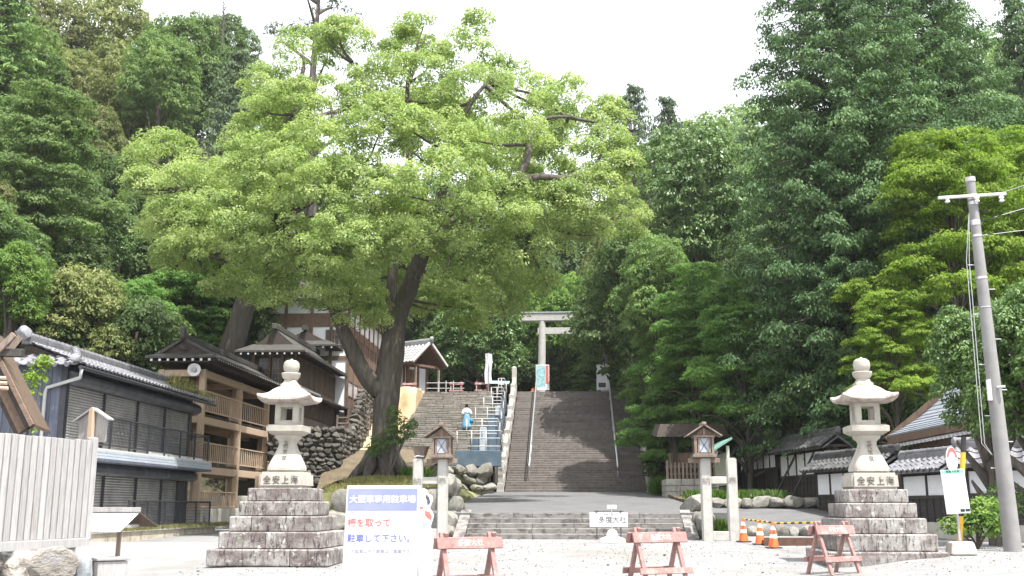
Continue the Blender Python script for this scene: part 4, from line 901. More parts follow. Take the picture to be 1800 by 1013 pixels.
for sx in (-.6, .6):
    for sy in (-.4, .4): B().box((sx, sy, .5), (.07, .07, 1.0)).o('post', 'red_wood', t, w=False)
B().box((0, 0, .4), (1.3, .8, .08)).o('counter', 'red_wood', t, w=False)
t = T('court_railing', 'steel rail with posts beside the tiled shrine hall', 'railing', (X_(768, 77.4), 77.4, ZS))
for x in (0, .55, 1.1): B().tube([(x, 0, 0), (x, 0, 1.0)], .035, 8).o('post', 'grey_paint', t, w=False)
for z in (.45, .85): B().tube([(-.9, 0, z), (1.9, .1, z)], .025, 8).o('rail', 'grey_paint', t, w=False)
t = T('fox_statue', 'small reddish ornament on the court beside the poster board', 'ornament', (X_(938, 77.3), 77.3, ZS))
B().lathe([(.02, 0), (.22, .02), (.22, .16), (.12, .2), (.14, .3), (.02, .42)], 10).o('body', 'fox_red', t, w=False)

# ------------------------------------------------------------------ stepped viewing platform in blue panels with steel rails
t = T('viewing_platform', 'stepped viewing platform of blue panels with grey steel railings', 'platform', (-5.6, 59.3, 3.6))
px0, px1 = X_(801, 59.5), X_(880, 59.5); zb = Z_(820, 59.5)
B().span((px0, 59.3, zb), (px1, 60.2, Z_(792, 59.5))).o('front_panel', 'blue_panel', t, bevel=.02)
def rail_frame(x0, x1, y, z0, z1, n, par):
    b = B()
    for k in range(n+1): b.tube([(x0+(x1-x0)*k/n, y, z0), (x0+(x1-x0)*k/n, y, z1)], .028, 6)
    for z in (z1, z0+(z1-z0)*.62, z0+(z1-z0)*.22): b.tube([(x0, y, z), (x1, y, z)], .028, 6)
    return b.o('railing', 'grey_paint', par, smooth=True)
def side_frame(x, y0, y1, z0, z1, par):
    b = B()
    for y in (y0, y1): b.tube([(x, y, z0), (x, y, z1)], .028, 6)
    for z in (z1, (z0+z1)/2): b.tube([(x, y0, z), (x, y1, z)], .028, 6)
    return b.o('side_railing', 'grey_paint', par, smooth=True)
for i in range(6):
    y = 59.4+i*2.3; z = Z_(792, 59.5) + i*.86; x0 = px0+.05+i*.30; x1 = px1-.30-i*.05
    if i: B().span((x0+.2, y+.1, z-1.2), (x1, y+2.3, z-.02)).o('deck_box', 'blue_panel', t, bevel=.02)
    for k in range(3): B().span((x0+.25+k*.5, y+.02, z-.85), (x0+.70+k*.5, y+.08, z-.08)).o('face_panel', ('pale_blue_panel', 'blue_panel')[(k+i) % 2], t, bevel=.01) if i and x0+.7+k*.5 < x1 else None
    rail_frame(x0, x1+(.30 if i == 0 else 0), y, z, z+1.1, 3 if i == 0 else 2, t); side_frame(x1+(.30 if i == 0 else 0), y, y+2.0, z, z+1.1, t)
t = T('platform_side_steps', 'narrow stone steps between the viewing platform and the balustrade', 'steps', (-4.9, 60, 3.5))
for i in range(22):
    f = i/22; B().span((px1-.45, 60+15.6*f, 3.3+(ZS-3.6)*f-.6), (MX0-.42, 60+15.6*f+.8, 3.6+(ZS-3.6)*f)).o('step_stone', 'old_step', t, bevel=.03)

# ------------------------------------------------------------------ person climbing the old steps
PYs = 67.6; c = at(820, 738, PYs)
iz = OZ0+(ZS-OZ0)*(int((PYs-OY0)/((YS-.1-OY0)/NO))+1)/NO
t = T('person', 'person in white top and pale blue pleated hakama carrying a blue bag up the steps', 'person', (c.x, PYs+.12, iz), R(20))
def skin_body():
    V = []; E = []; Rr = []
    def add(p, r, prev=None):
        V.append(p); Rr.append(r)
        if prev is not None: E.append((prev, len(V)-1))
        return len(V)-1
    pel = add((0, 0, .88), .13); wa = add((0, .01, 1.02), .115, pel); ch = add((0, .0, 1.20), .135, wa); nk0 = add((0, .0, 1.34), .075, ch); nk = add((0, .02, 1.40), .05, nk0); hd = add((0, .05, 1.47), .085, nk); hd2 = add((0, .05, 1.56), .085, hd)
    for s_ in (-1, 1):
        hp = add((s_*.09, 0, .82), .09, pel); kn = add((s_*.10, .06*s_, .46), .06, hp); an = add((s_*.10, .02*s_, .08), .042, kn); add((s_*.10, .14+.02*s_, .035), .038, an)
        shd = add((s_*.17, 0, 1.30), .06, ch); el = add((s_*.25, -.04, 1.05), .043, shd); wr = add((s_*.24, .10, .86), .03, el); pm = add((s_*.24, .13, .80), .03, wr)
        for k, (dx, dy, l) in enumerate(((-.03, .03, .06), (-.015, .045, .075), (0, .05, .08), (.015, .045, .075))): add((s_*.24+dx, .13+dy*.5, .80-l), .010, pm)
        add((s_*.20, .17, .78), .011, pm)
    me = bpy.data.meshes.new('body'); me.from_pydata(V, E, []); o = bpy.data.objects.new('body_source', me); COL.objects.link(o)
    o.modifiers.new('s', 'SKIN'); 
    for i, r in enumerate(Rr): me.skin_vertices[0].data[i].radius = (r, r)
    me.skin_vertices[0].data[0].use_root = True
    sb = o.modifiers.new('d', 'SUBSURF'); sb.levels = 1; sb.render_levels = 1
    dg = bpy.context.evaluated_depsgraph_get(); m2 = bpy.data.meshes.new_from_object(o.evaluated_get(dg)); bpy.data.objects.remove(o)
    m2.polygons.foreach_set('use_smooth', [True]*len(m2.polygons)); return m2
link(skin_body(), 'body', 'skin', t)
B().lathe([(.06, 1.43), (.098, 1.48), (.108, 1.55), (.09, 1.63), (.03, 1.665)], 16, (0, .035, 0)).o('hair', 'hair', t, smooth=True, w=False)
B().lathe([(.02, 0), (.05, .02), (.05, .07), (.02, .09)], 10, (0, -.05, 1.58)).o('hair_bun', 'hair', t, smooth=True, w=False)
def pleat(r, z, a): return (r*(1+(.05*math.cos(a*11))*(1.0 if z < .9 else .3))*(1 if abs(math.sin(a)) < .7 else .9), z)
B().lathe([(.30, .07), (.29, .25), (.25, .55), (.20, .85), (.165, 1.02), (.15, 1.05)], 66, corner=pleat).o('hakama', 'hakama', t, smooth=True, w=False)
B().lathe([(.165, 1.00), (.19, 1.12), (.20, 1.24), (.17, 1.33), (.09, 1.385), (.06, 1.39)], 28, corner=lambda r, z, a: (r*(1.12 if abs(math.cos(a)) > .7 else .86), z)).o('kimono_top', 'cloth_white', t, smooth=True, w=False)
for s_ in (-1, 1): B().tube([(s_*.15, 0, 1.31), (s_*.21, -.02, 1.2), (s_*.26, -.03, 1.06), (s_*.26, .03, .96)], [.07, .085, .10, .11], 12).o('sleeve', 'cloth_white', t, smooth=True, w=False)
B().tube([(0, 0, .14), (0, 0, .10)], .1, 6)
t2 = T('shoulder_bag', 'bright blue bag hanging from the hand of the climbing person', 'bag', (c.x+.30, PYs+.08, iz+.42))
B().box((0, 0, .15), (.30, .16, .30), taper=.8).o('pouch', 'bag_blue', t2, bevel=.05, seg=2, smooth=True, w=False); B().tube([(-.08, 0, .28), (-.04, .03, .38), (.04, .03, .38), (.08, 0, .28)], .015, 6).o('strap', 'bag_blue', t2, w=False)

# ------------------------------------------------------------------ left foreground: board fence, little shrine roof, notice stand, rocks
FA, FB = Vector((X_(-60, 15.0), 15.0, 0)), Vector((X_(150, 17.7), 17.7, 0))
t = T('board_fence', 'pale grey vertical board fence on white concrete footings', 'fence', (FB.x, FB.y, .5))
d = (FB-FA); Ld = d.length; d.normalize(); ang = math.atan2(d.y, d.x); nrm = Vector((d.y, -d.x, 0)); n = 18
for k in range(n):
    p = FA + d*(Ld*(k+.5)/n) + nrm*.03; h = 1.60+random.uniform(-.012, .012)
    B().box((p.x, p.y, 1.19+h/2), (Ld/n-.034, .035, h), ang).o('board', 'grey_wood', t, bevel=.004)
    p = FA + d*(Ld*k/n) - nrm*.005; B().box((p.x, p.y, 1.98), (.07, .02, 1.58), ang).o('backing_batten', 'weathered_wood', t)
B().beam(FA+Vector((0, 0, 1.11))+nrm*.02, FB+d*.05+Vector((0, 0, 1.11))+nrm*.02, .15, .15).o('bottom_rail', 'grey_wood', t, bevel=.01)
for z in (1.5, 2.5): B().beam(FA+Vector((0, 0, z))-nrm*.05, FB+Vector((0, 0, z))-nrm*.05, .06, .09).o('back_rail', 'grey_wood', t)
B().box((FB.x+d.x*.07, FB.y+d.y*.07, 2.0), (.13, .13, 1.7), ang).o('corner_post', 'grey_wood', t, bevel=.01)
for k in (.06, .42, .96): p = FA+d*Ld*k; B().box((p.x, p.y, .74), (.36, .26, .60), ang).o('footing', 'white_concrete', t, bevel=.02)
c = at(163, 750, 17.95)
t = T('house_shaped_board', 'grey house-shaped wooden board on a post by the fence corner', 'notice board', (c.x, 17.95, .5))
ang2 = R(-22); u = Vector((math.cos(ang2), math.sin(ang2), 0)); cz = c.z
B().prism([(-.32, -.27), (.32, -.27), (.34, .12), (0, .27), (-.34, .12)], c, u, (0, 0, 1), (.0, .03, 0)).o('board', 'grey_wood', t)
for s_ in (-1, 1): B().beam(c+u*(s_*.42)+Vector((0, 0, .10)), c+Vector((0, 0, .315)), .12, .025).o('coping', 'grey_wood', t)
B().box((c.x+.0, c.y-.06, .5+(cz-.2)/2), (.09, .07, cz-.2), ang2).o('post', 'tan_wood', t)
# little shrine: gable with stacked bargeboards, forked finials
AP, EF = at(-25, 570, 17.2), at(62, 746, 16.6); bk = Vector((-.5, 1.5, 0))
t = T('little_wooden_shrine', 'corner of a little shrine with steep brown board roof and forked finials', 'shrine', (AP.x-.4, 17.6, .5))
dn = (EF-AP).normalized(); pn = Vector((-dn.z, 0, dn.x)); pn = -pn if pn.z > 0 else pn
EL = AP+Vector((-(EF-AP).x, 0, (EF-AP).z))
for E, lab in ((EF, 0), (EL, 1)):
    a0, a1 = AP, E; pts = [a0, a0+bk, a1+bk, a1] if lab == 0 else [a0+bk, a0, a1, a1+bk]
    B().hexa([p-Vector((0, 0, .06)) for p in pts[::-1]]+[p for p in pts[::-1]]).o('roof_slope', 'roof_brown', t)
for k in range(5):
    o = pn*(.05+.092*k)+Vector((0, .05*k, 0)); tr_ = dn*(-.03*k)
    B().beam(AP+o, EF+o+tr_, .07, .082, up=-pn).o('bargeboard', ('roof_brown', 'dark_wood', 'roof_brown', 'brown_wood', 'dark_wood')[k], t, bevel=.006)
for k in range(3): q_ = at(2+2*k, 663+9*k, 16.5); B().tube([q_-Vector((.4, .1, 0)), q_+Vector((.08, 0, -.02))], .03, 8).o('pole_end', 'tan_wood', t)
q0 = at(-4, 619, 17.0); B().beam(q0-Vector((.5, 0, 0)), at(40, 621, 17.0), .14, .13).o('ridge_beam', 'copper_dark', t, bevel=.01)
B().beam(at(-12, 626, 16.9), at(25, 588, 16.9), .06, .10).o('forked_finial', 'weathered_wood', t); B().beam(at(12, 622, 17.2), at(36, 592, 17.3), .06, .10).o('forked_finial', 'weathered_wood', t)
B().box((AP.x-.4, 18.1, 1.6), (1.0, 1.2, 2.1)).o('wall', 'brown_wood', t)
# roofed notice stand and box
c = at(197, 903, 18.3); g = H(c.x, 18.3)
t = T('roofed_notice_stand', 'low stand with white sheet roof on a slim post', 'notice stand', (c.x, 18.3, g), R(4))
zr = c.z-g+.03; L = lambda nm, m, b_, **k: b_.o(nm, m, t, w=False, **k)
L('roof_sheet', 'roof_white', B().hexa([(-.95, -.46, zr-.33), (.32, -.46, zr-.33), (.47, 0, zr-.02), (-.95, 0, zr-.02), (-.95, -.46, zr-.31), (.32, -.46, zr-.31), (.47, 0, zr), (-.95, 0, zr)]))
L('rear_sheet', 'roof_brown', B().hexa([(-.95, 0, zr-.02), (.47, 0, zr-.02), (.66, .46, zr-.26), (-.95, .46, zr-.26), (-.95, 0, zr), (.47, 0, zr), (.66, .46, zr-.24), (-.95, .46, zr-.24)]))
L('ridge_beam', 'grey_wood', B().box((-.26, 0, zr+.035), (1.48, .10, .08)), bevel=.006)
L('gable_tie', 'grey_wood', B().box((.36, .0, zr-.24), (.05, .62, .05)))
for x in (.19, -.85): L('post', 'weathered_wood', B().box((x, -.12 if x > 0 else .1, (zr-.1)/2), (.06, .06, zr-.1)))
c = at(192, 1000, 17.9); g = H(c.x, 17.9)
t = T('wooden_box', 'squat grey wooden box under the roofed stand', 'box', (c.x, 17.9, g), R(38)); zt_ = Z_(984, 17.9)-g
B().box((0, 0, zt_/2-.02), (.48, .42, zt_-.04)).o('case', 'grey_wood', t, w=False, bevel=.01); B().box((0, 0, zt_-.005), (.54, .48, .05)).o('lid', 'grey_wood', t, w=False, bevel=.01)
for px, py, Y, s_, m, lab in ((22, 1005, 16.2, (.38, .4, .34), 'pale_rock', 'grey ridged rock cut by the picture edge under the fence'), (82, 1002, 16.5, (.50, .40, .33), 'pale_rock', 'big pale creviced rock under the board fence'), (142, 1004, 17.0, (.19, .24, .28), 'blue_rock', 'smooth bluish rock at the fence corner'), (-60, 1000, 15.6, (.5, .5, .34), 'pale_rock', 'pale rock at the far end of the fence footing')):
    p = at(px, py, Y); o = rock_mesh('rock', px*.1+2, 4, .26 if m == 'pale_rock' else .14, 1.0, 5); tag(link(o, 'rock', m, None, p, (.2, .1, px*.05), s_), lab, 'rock', 'rocks under the board fence')
# ------------------------------------------------------------------ tiled plaster walls stepping down on the right
def plaster_wall(p0, p1, zb, zp0, zp1, ze, zr, label, npan, m='tile_old', props=0, overhang=.25):
    p0, p1 = Vector((*p0, 0)), Vector((*p1, 0)); d = (p1-p0); L = d.length; d.normalize(); nr = Vector((d.y, -d.x, 0)); ang = math.atan2(d.y, d.x); u = Vector((0, 0, 1))
    t = T('plaster_wall', label, 'wall', (p0+p1)/2 + u*zb, group='tiled plaster walls')
    def bx(s0, s1, z0, z1, n0, n1, nm, m, **k):
        c = p0+d*(s0+s1)/2+nr*(n0+n1)/2+u*(z0+z1)/2; return B().box(c, (s1-s0, abs(n1-n0), z1-z0), ang).o(nm, m, t, **k)
    bx(0, L, zp0-.05, ze+.1, -.2, -.02, 'wall_core', 'black_board'); bx(0, L, .4, zb, -.25, .02, 'stone_base', 'concrete')
    for k in range(npan):
        a, c = L*k/npan, L*(k+1)/npan
        bx(a+.05, c-.05, zp0, zp1, -.01, .02, 'plaster_panel', 'plaster')
        bx(a-.05, a+.05, zp0, ze, -.01, .05, 'stud', 'black_board')
    bx(L-.1, L, zb, ze, -.01, .055, 'stud', 'black_board'); bx(0, L, zp0-.1, zp0, 0, .07, 'sill_beam', 'black_board')
    nb = 5
    for k in range(nb): bx(0, L, zb+(zp0-.1-zb)*k/nb+.006, zb+(zp0-.1-zb)*(k+1)/nb, -.02, .02+.004*(k % 2), 'siding_board', 'black_board')
    for k in range(int(L/.42)): bx(.15+k*.42, .19+k*.42, zb, zp0-.1, .024, .05, 'batten', 'black_board')
    for k in range(props):
        s = L*(.35+.35*k); q = p0+d*s+nr*.08; B().beam(q+u*(zp1-.02), q-d*1.0+nr*.9+u*(zb-.4), .07, .07).o('brace', 'black_board', t)
    bx(-.1, L+.1, ze, ze+.1, -.55, .38, 'eave_board', 'dark_wood')
    e0 = p0-d*overhang+nr*.48+u*ze; e1 = p1+d*overhang+nr*.48+u*ze; r0 = p0-d*overhang-nr*.12+u*(zr-.1); r1 = p1+d*overhang-nr*.12+u*(zr-.1)
    b = B(); q = -nr*1.2
    b.hexa([e1-u*.06, e0-u*.06, r0-u*.1, r1-u*.1, e1, e0, r0-u*.02, r1-u*.02]); b.hexa([r1-u*.1, r0-u*.1, e0+q-u*.06, e1+q-u*.06, r1-u*.02, r0-u*.02, e0+q, e1+q]); b.o('roof_deck', m, t)
    tiled_slope(t, e0, e1, r0, r1, max(5, int(L/.30)), 3, m)
    ridge(t, r0+u*.10, r1+u*.10, max(4, int(L/.38)), m, .22, .2)
    for e in (r0, r1): place(ROCKS[2], 'ridge_end_tile', m, t, e+u*.2, (0, 0, ang), (.12, .14, .17))
plaster_wall((8.3, 54), (9.0, 48.2), 2.4, 3.42, 4.16, 4.26, 4.75, 'farthest plaster wall section with tiled roof beside the green-roofed board', 6, props=1)
plaster_wall((9.05, 47.6), (9.95, 41.7), 2.05, 2.98, 3.84, 3.95, 4.5, 'plaster wall section with slanting braces and mossy tiled roof', 6, props=2)
plaster_wall((8.95, 40.2), (10.1, 34.9), 1.25, 2.12, 2.84, 2.95, 3.45, 'plaster wall section with worn tiles just left of the big lantern', 5)
plaster_wall((10.25, 34.2), (10.75, 31.2), 1.25, 2.02, 2.60, 2.72, 3.2, 'short plaster wall section between the big lantern and the bus stop', 2, 'tile')
plaster_wall((10.95, 30.7), (14.2, 29.0), 1.2, 2.06, 2.66, 2.80, 3.4, 'plaster wall section behind the bus stop and utility pole', 4, 'tile')
# gate roof behind
t = T('gate_house', 'gate building with slate roof and white rafter ends behind the plaster wall', 'building', (12.5, 34, 1.4))
P, Q, R0, R1 = Vector((10.75, 37.4, 4.05)), Vector((11.9, 30.9, 4.25)), Vector((13.2, 36.4, 6.2)), Vector((14.0, 31.6, 6.2)); u = Vector((0, 0, 1))
nsl = 14
for k in range(nsl):   # courses of slate with a slight sweep
    f0, f1 = k/nsl, (k+1)/nsl; sg = lambda f: -.28*math.sin(math.pi*f)
    a, b_, c, e = P.lerp(R0, f0)+u*sg(f0), Q.lerp(R1, f0)+u*sg(f0), Q.lerp(R1, f1)+u*sg(f1), P.lerp(R0, f1)+u*sg(f1)
    B().hexa([a-u*.02, e-u*.03, c-u*.03, b_-u*.02, a+u*.04, e+u*.012, c+u*.012, b_+u*.04]).o('slate_course', 'slate', t)
P2, Q2 = Vector((15.6, 36.8, 4.1)), Vector((16.4, 31.0, 4.2))
B().hexa([R0-u*.1, P2-u*.1, Q2-u*.1, R1-u*.1, R0, P2, Q2, R1]).o('rear_slope', 'slate', t)
B().beam(R0+u*.1, R1+u*.1, .3, .35).o('ridge_box', 'slate', t, bevel=.02)
B().beam(P-u*.14+Vector((.06, 0, 0)), Q-u*.14+Vector((.06, 0, 0)), .1, .24).o('fascia', 'brown_wood', t)
B().beam(P-u*.1, R0-u*.15, .14, .2).o('bargeboard', 'brown_wood', t)
dq = (Q-P)
for k in range(26):
    p = P+dq*((k+.5)/26)+Vector((.16, .02, -.32)); B().box(p, (.30, .09, .09), rot=Matrix.Rotation(R(-18), 3, 'Y')).o('rafter_end', 'white_paint', t)
B().hexa([(11.9, 36.9, 1.2), (12.7, 31.4, 1.2), (15.2, 31.6, 1.2), (14.6, 36.9, 1.2), (11.9, 36.9, 4.3), (12.7, 31.4, 4.3), (15.2, 31.6, 4.3), (14.6, 36.9, 4.3)]).o('wall', 'dark_wood', t)
for k in range(5): p = Vector((11.85, 36.8, 0)).lerp(Vector((12.6, 31.4, 0)), k/4); B().span((p.x-.12, p.y-.1, 1), (p.x+.1, p.y+.12, 4.2)).o('post', 'brown_wood', t)
B().beam((11.5, 36.9, 3.75), (12.2, 31.2, 3.8), .14, .3).o('tie_beam', 'brown_wood', t)
for k in range(3): B().box((11.9+.3*k, 34.5-1.6*k, 3.1), (.05, 1.2, 1.0), R(-6)).o('plaster_panel', 'plaster', t)

# ------------------------------------------------------------------ utility pole
pb, pt = at(1781, 972, 23.2), at(1706, 320, 23.2); ax = (pt-pb).normalized()
t = T('utility_pole', 'tall grey concrete utility pole with crossarm beside the bus stop', 'utility pole', pb)
B().tube([pb-ax*.4, pb.lerp(pt, .5), pt], [.185, .138, .095], 24).o('shaft', 'pole_concrete', t, smooth='angle')
B().tube([pt+ax*.002, pt+ax*.10], .108, 20).o('cap', 'grey_paint', t, smooth='angle')
ca = pt-ax*.36
B().beam(ca+Vector((-.82, -.2, -.06)), ca+Vector((.68, -.14, .03)), .065, .065).o('crossarm', 'grey_paint', t, bevel=.01)
for f, h in ((.36, .12), (.50, .07), (.95, .12), (1.25, .05), (2.2, .05), (2.85, .02)):
    k = 1-(f+.1)/(pt-pb).length; B().tube([pt-ax*(f+h/2), pt-ax*(f-h/2)], .102+.011*f, 20).o('band', 'steel', t, smooth='angle')
for s_, f in ((-1, .62), (1, .55), (-1, -.02)): B().lathe([(.03, 0), (.06, .02), (.03, .06), (.06, .10), (.03, .14)], 10, ca+Vector((s_*f, -.2, -.17))).o('insulator', 'white_paint', t)
for k in range(9):
    f = 1.9+k*.55; s_ = 1 if k % 2 else -1; q = pt-ax*f; B().tube([q, q+Vector((s_*.26, 0, 0))], .011, 6).o('step_bolt', 'grey_paint', t)
for dx in (-.34, -.40): B().tube([pt-ax*.75+Vector((-.15, -.1, 0)), pt-ax*1.8+Vector((dx+.1, -.05, 0)), pb.lerp(pt, .28)+Vector((dx, -.02, 0)), pb.lerp(pt, .25)+Vector((-.2, 0, 0))], .008, 6).o('conduit', 'steel', t)
q = pb.lerp(pt, .42); B().tube([q+Vector((-.15, -.10, -.22)), q+Vector((-.15, -.10, .22))], .05, 8).o('number_plate', 'white_paint', t); B().tube([q+Vector((.0, -.15, .05)), q+Vector((.14, -.24, .06))], .03, 8).o('bracket', 'steel', t)
for k, (a, e) in enumerate(((ca+Vector((.62, -.14, .06)), (34, 30, 19)), (pt-ax*.95, (34, 26, 17)), (pt-ax*1.25, (34, 24, 12)))):
    a, e = Vector(a), Vector(e); tag(B().tube([a.lerp(e, f)-Vector((0, 0, 1.6*f*(1-f))) for f in lin(0, 1, 10)], .012, 5).o('overhead_wire', 'black_metal', None), ('thin overhead wire running from the crossarm tip', 'thin overhead wire running from the upper pole band', 'thin overhead wire running from the lower pole band')[k], 'wire', 'wires from the utility pole')
# bus stop
b0 = at(1690, 975, 21.9)
t = T('bus_stop_sign', 'bus stop with round red and white disc and white timetable panel', 'bus stop', b0)
B().box((0, 0, .12), (.52, .45, .26), taper=.78).o('base', 'concrete', t, w=False, bevel=.03)
tp = at(1671, 800, 21.9)-b0; ax2 = tp.normalized()
B().tube([(0, 0, .2), tp], .028, 10).o('pole', 'steel', t, w=False, smooth=True)
pc = at(1678, 864, 21.85)-b0; rt = Matrix.Rotation(R(3.2), 3, 'Y').to_4x4().to_euler()
rm = Matrix.Rotation(R(-4), 3, 'Y')
o = B().box(pc+Vector((0, -.04, 0)), (.46, .03, .86), rot=rm).o('timetable_panel', 'white_paint', t, w=False, bevel=.004)
B().box(pc+rm @ Vector((0, -.0575, .385)), (.42, .004, .065), rot=rm).o('header_band', 'green_print', o, w=False)
text('多度大社前', .055, pc+rm @ Vector((0, -.061, .385)), (R(90), R(-4), 0), 'ink', o, w=False, bold=.006)
for k in range(7): text('9:05   11:20   14:10', .03, pc+rm @ Vector((-.05, -.0565, .27-.085*k)), (R(90), R(-4), 0), 'sign_text_grey', o, w=False)
for k in range(2): B().box(pc+rm @ Vector((.08+.1*k, -.0575, -.375)), (.085, .004, .055), rot=rm).o('printed_mark', 'ink', o, w=False)
dc = at(1672, 808, 21.85)-b0; o = B().lathe([(.10, -.012), (.20, -.01), (.20, .01), (.10, .012)], 28).o('disc', 'white_paint', t, w=False, smooth='angle'); o.rotation_euler = (R(90), 0, R(28)); o.location = dc+Vector((0, -.03, .0)); o.scale = (.75, 1.25, 1)
r_ = B()
for k in range(14):
    a0, a1 = R(10+k*11.4), R(10+(k+1)*11.4); r_.add([(.12*math.cos(a0), .12*math.sin(a0), .0135), (.19*math.cos(a0), .19*math.sin(a0), .0135), (.19*math.cos(a1), .19*math.sin(a1), .0135), (.12*math.cos(a1), .12*math.sin(a1), .0135)], [(0, 1, 2, 3)])
r2 = r_.o('red_arc', 'sign_text_red', o, w=False)
text('バス', .10, (0, -.03, .0135), (0, 0, 0), 'sign_blue', o, w=False, bold=.02)
g0, g1 = at(1687, 965, 24.0), at(1694, 768, 24.0)
t = T('guy_guard', 'yellow and black striped guard tube slanting behind the bus stop', 'guard tube', g0)
for k in range(7): B().tube([g0.lerp(g1, k/7), g0.lerp(g1, (k+1)/7)], .055, 10).o('band', ('yellow', 'yellow', 'rubber', 'rubber', 'yellow', 'yellow', 'rubber')[k], t, smooth='angle')

# ------------------------------------------------------------------ dark shed with fence on a stone base, green-roofed board
hx0, hx1, hy = X_(1172, 50), X_(1262, 50), 50.0; hz = tz(0, 50)+.1
t = T('fenced_shed', 'dark wooden shed behind a picket fence on a stone block base', 'shed', ((hx0+hx1)/2, hy, hz))
for r in range(3):
    x = hx0
    while x < hx1-.1:
        x2 = min(hx1, x+random.uniform(.45, .75)); B().span((x+.006, hy-.02*r, hz+r*.3-.15), (x2-.006, hy+2.6, hz+r*.3+.145)).o('base_block', 'rail_stone', t, bevel=.025); x = x2
zf = hz+.76
for k in range(13): x = hx0+.08+k*(hx1-hx0-.16)/12; B().box((x, hy+.1, zf+.34), (.11, .10, .80 if k else 1.0)).o('picket', 'weathered_wood', t, bevel=.01)
for z in (.22, .55): B().box(((hx0+hx1)/2, hy+.16, zf+z), (hx1-hx0-.1, .06, .08)).o('rail', 'weathered_wood', t)
for x in (hx0+.5, hx1-.3):
    for y in (hy+.7, hy+2.2): B().box((x, y, zf+1.1), (.16, .16, 2.3)).o('post', 'dark_wood', t)
B().box(((hx0+hx1)/2, hy+1.4, zf+.95), (1.7, .9, .55)).o('box', 'brown_wood', t)
B().hexa([(hx0-.4, hy-.3, zf+1.9), (hx1+.6, hy-.3, zf+1.9), (hx1+.6, hy+3, zf+2.2), (hx0-.4, hy+3, zf+2.2), (hx0-.2, hy-.1, zf+2.5), (hx1+.4, hy-.1, zf+2.5), (hx1+.4, hy+3, zf+2.7), (hx0-.2, hy+3, zf+2.7)]).o('roof', 'dark_wood', t)
t = T('standing_stone', 'tall rough standing stone in the shade beside the main stairs', 'stone', (MX1+1.3, 61, ZB)); B().box((MX1+1.3, 61, ZB+.9), (.9, .5, 2.2), taper=.85).o('slab', 'rail_stone', t, bevel=.12, seg=2)
ga, gb = Vector((X_(1262, 46.5), 46.5, 0)), Vector((X_(1283, 43.5), 43.5, 0)); gz = tz(0, 44)+.1
t = T('green_roofed_board', 'cream notice board with slanting green copper roof', 'notice board', (*ga.lerp(gb, .5).xy, gz))
u = Vector((0, 0, 1)); dd = (gb-ga).normalized()
for p in (ga, gb): B().beam(p+u*(gz-.1), p+u*(gz+2.1), .12, .12).o('post', 'board_cream', t)
B().beam(ga+dd*.1+u*(gz+1.2), gb-dd*.1+u*(gz+1.2), .05, 1.3).o('board', 'board_cream', t)
B().hexa([ga-dd*.3+u*(gz+1.8)+Vector((-.7, 0, 0)), gb+dd*.3+u*(gz+1.8)+Vector((-.7, 0, 0)), gb+dd*.3+u*(gz+2.35)+Vector((.15, 0, 0)), ga-dd*.3+u*(gz+2.35)+Vector((.15, 0, 0)), ga-dd*.3+u*(gz+1.88)+Vector((-.7, 0, 0)), gb+dd*.3+u*(gz+1.88)+Vector((-.7, 0, 0)), gb+dd*.3+u*(gz+2.43)+Vector((.15, 0, 0)), ga-dd*.3+u*(gz+2.43)+Vector((.15, 0, 0))]).o('roof', 'copper_green', t)
# ------------------------------------------------------------------ foliage
def nrm_(a): return a/np.maximum(np.linalg.norm(a, axis=1, keepdims=True), 1e-9)
def leaf_mesh(name, P, N, U, L, Wd, tint):
    """one folded diamond per leaf"""
    n = len(P); U = nrm_(U - N*np.sum(U*N, 1, keepdims=True)); V = np.cross(N, U); L = L[:, None]; Wd = Wd[:, None]
    v = np.empty((n, 4, 3)); v[:, 0] = P-U*L*.5; v[:, 1] = P+V*Wd*.5-N*Wd*.12; v[:, 2] = P+U*L*.5-N*L*.14; v[:, 3] = P-V*Wd*.5-N*Wd*.12
    me = bpy.data.meshes.new(name); me.vertices.add(n*4); me.vertices.foreach_set('co', v.astype(np.float32).ravel())
    me.loops.add(n*4); me.loops.foreach_set('vertex_index', np.arange(n*4, dtype=np.int32))
    me.polygons.add(n); me.polygons.foreach_set('loop_start', np.arange(0, n*4, 4, dtype=np.int32))
    at_ = me.attributes.new('tint', 'FLOAT', 'FACE'); at_.data.foreach_set('value', tint.astype(np.float32))
    me.update(); me.validate(); return me
def tufts(name, C, Rc, O, n, flat=.6, droop=.3, leaf=.2, asp=.5, up=.7, shell=.45, jit=.55, tintc=None):
    """n leaves round each tuft centre C (radius Rc, outward direction O)"""
    K = len(C); idx = RNG.integers(0, K, n*K)
    D = nrm_(RNG.normal(size=(n*K, 3))); D[:, 2] = np.where(D[:, 2] < -.25, -D[:, 2]*.6, D[:, 2]); D = nrm_(D)
    r = (shell+(1-shell)*RNG.random(n*K)**.6)[:, None]*Rc[idx][:, None]
    off = D*r; off[:, 2] *= flat; hor = np.linalg.norm(off[:, :2], axis=1); off[:, 2] -= droop*hor**2/np.maximum(Rc[idx], .01)
    P = C[idx]+off
    Z = np.array([0, 0, 1.0]); N = nrm_(D*.7 + O[idx]*.35 + Z*up + RNG.normal(size=(n*K, 3))*jit)
    U = nrm_(D*np.array([1, 1, .4]) + O[idx]*.4 - Z*(.25+droop) + RNG.normal(size=(n*K, 3))*.5)
    s = leaf*(.7+.6*RNG.random(n*K)); tc = RNG.random(K) if tintc is None else tintc
    tint = np.clip(.62*tc[idx]+.38*RNG.random(n*K), 0, 1)
    return leaf_mesh(name, P, N, U, s, s*asp, tint)
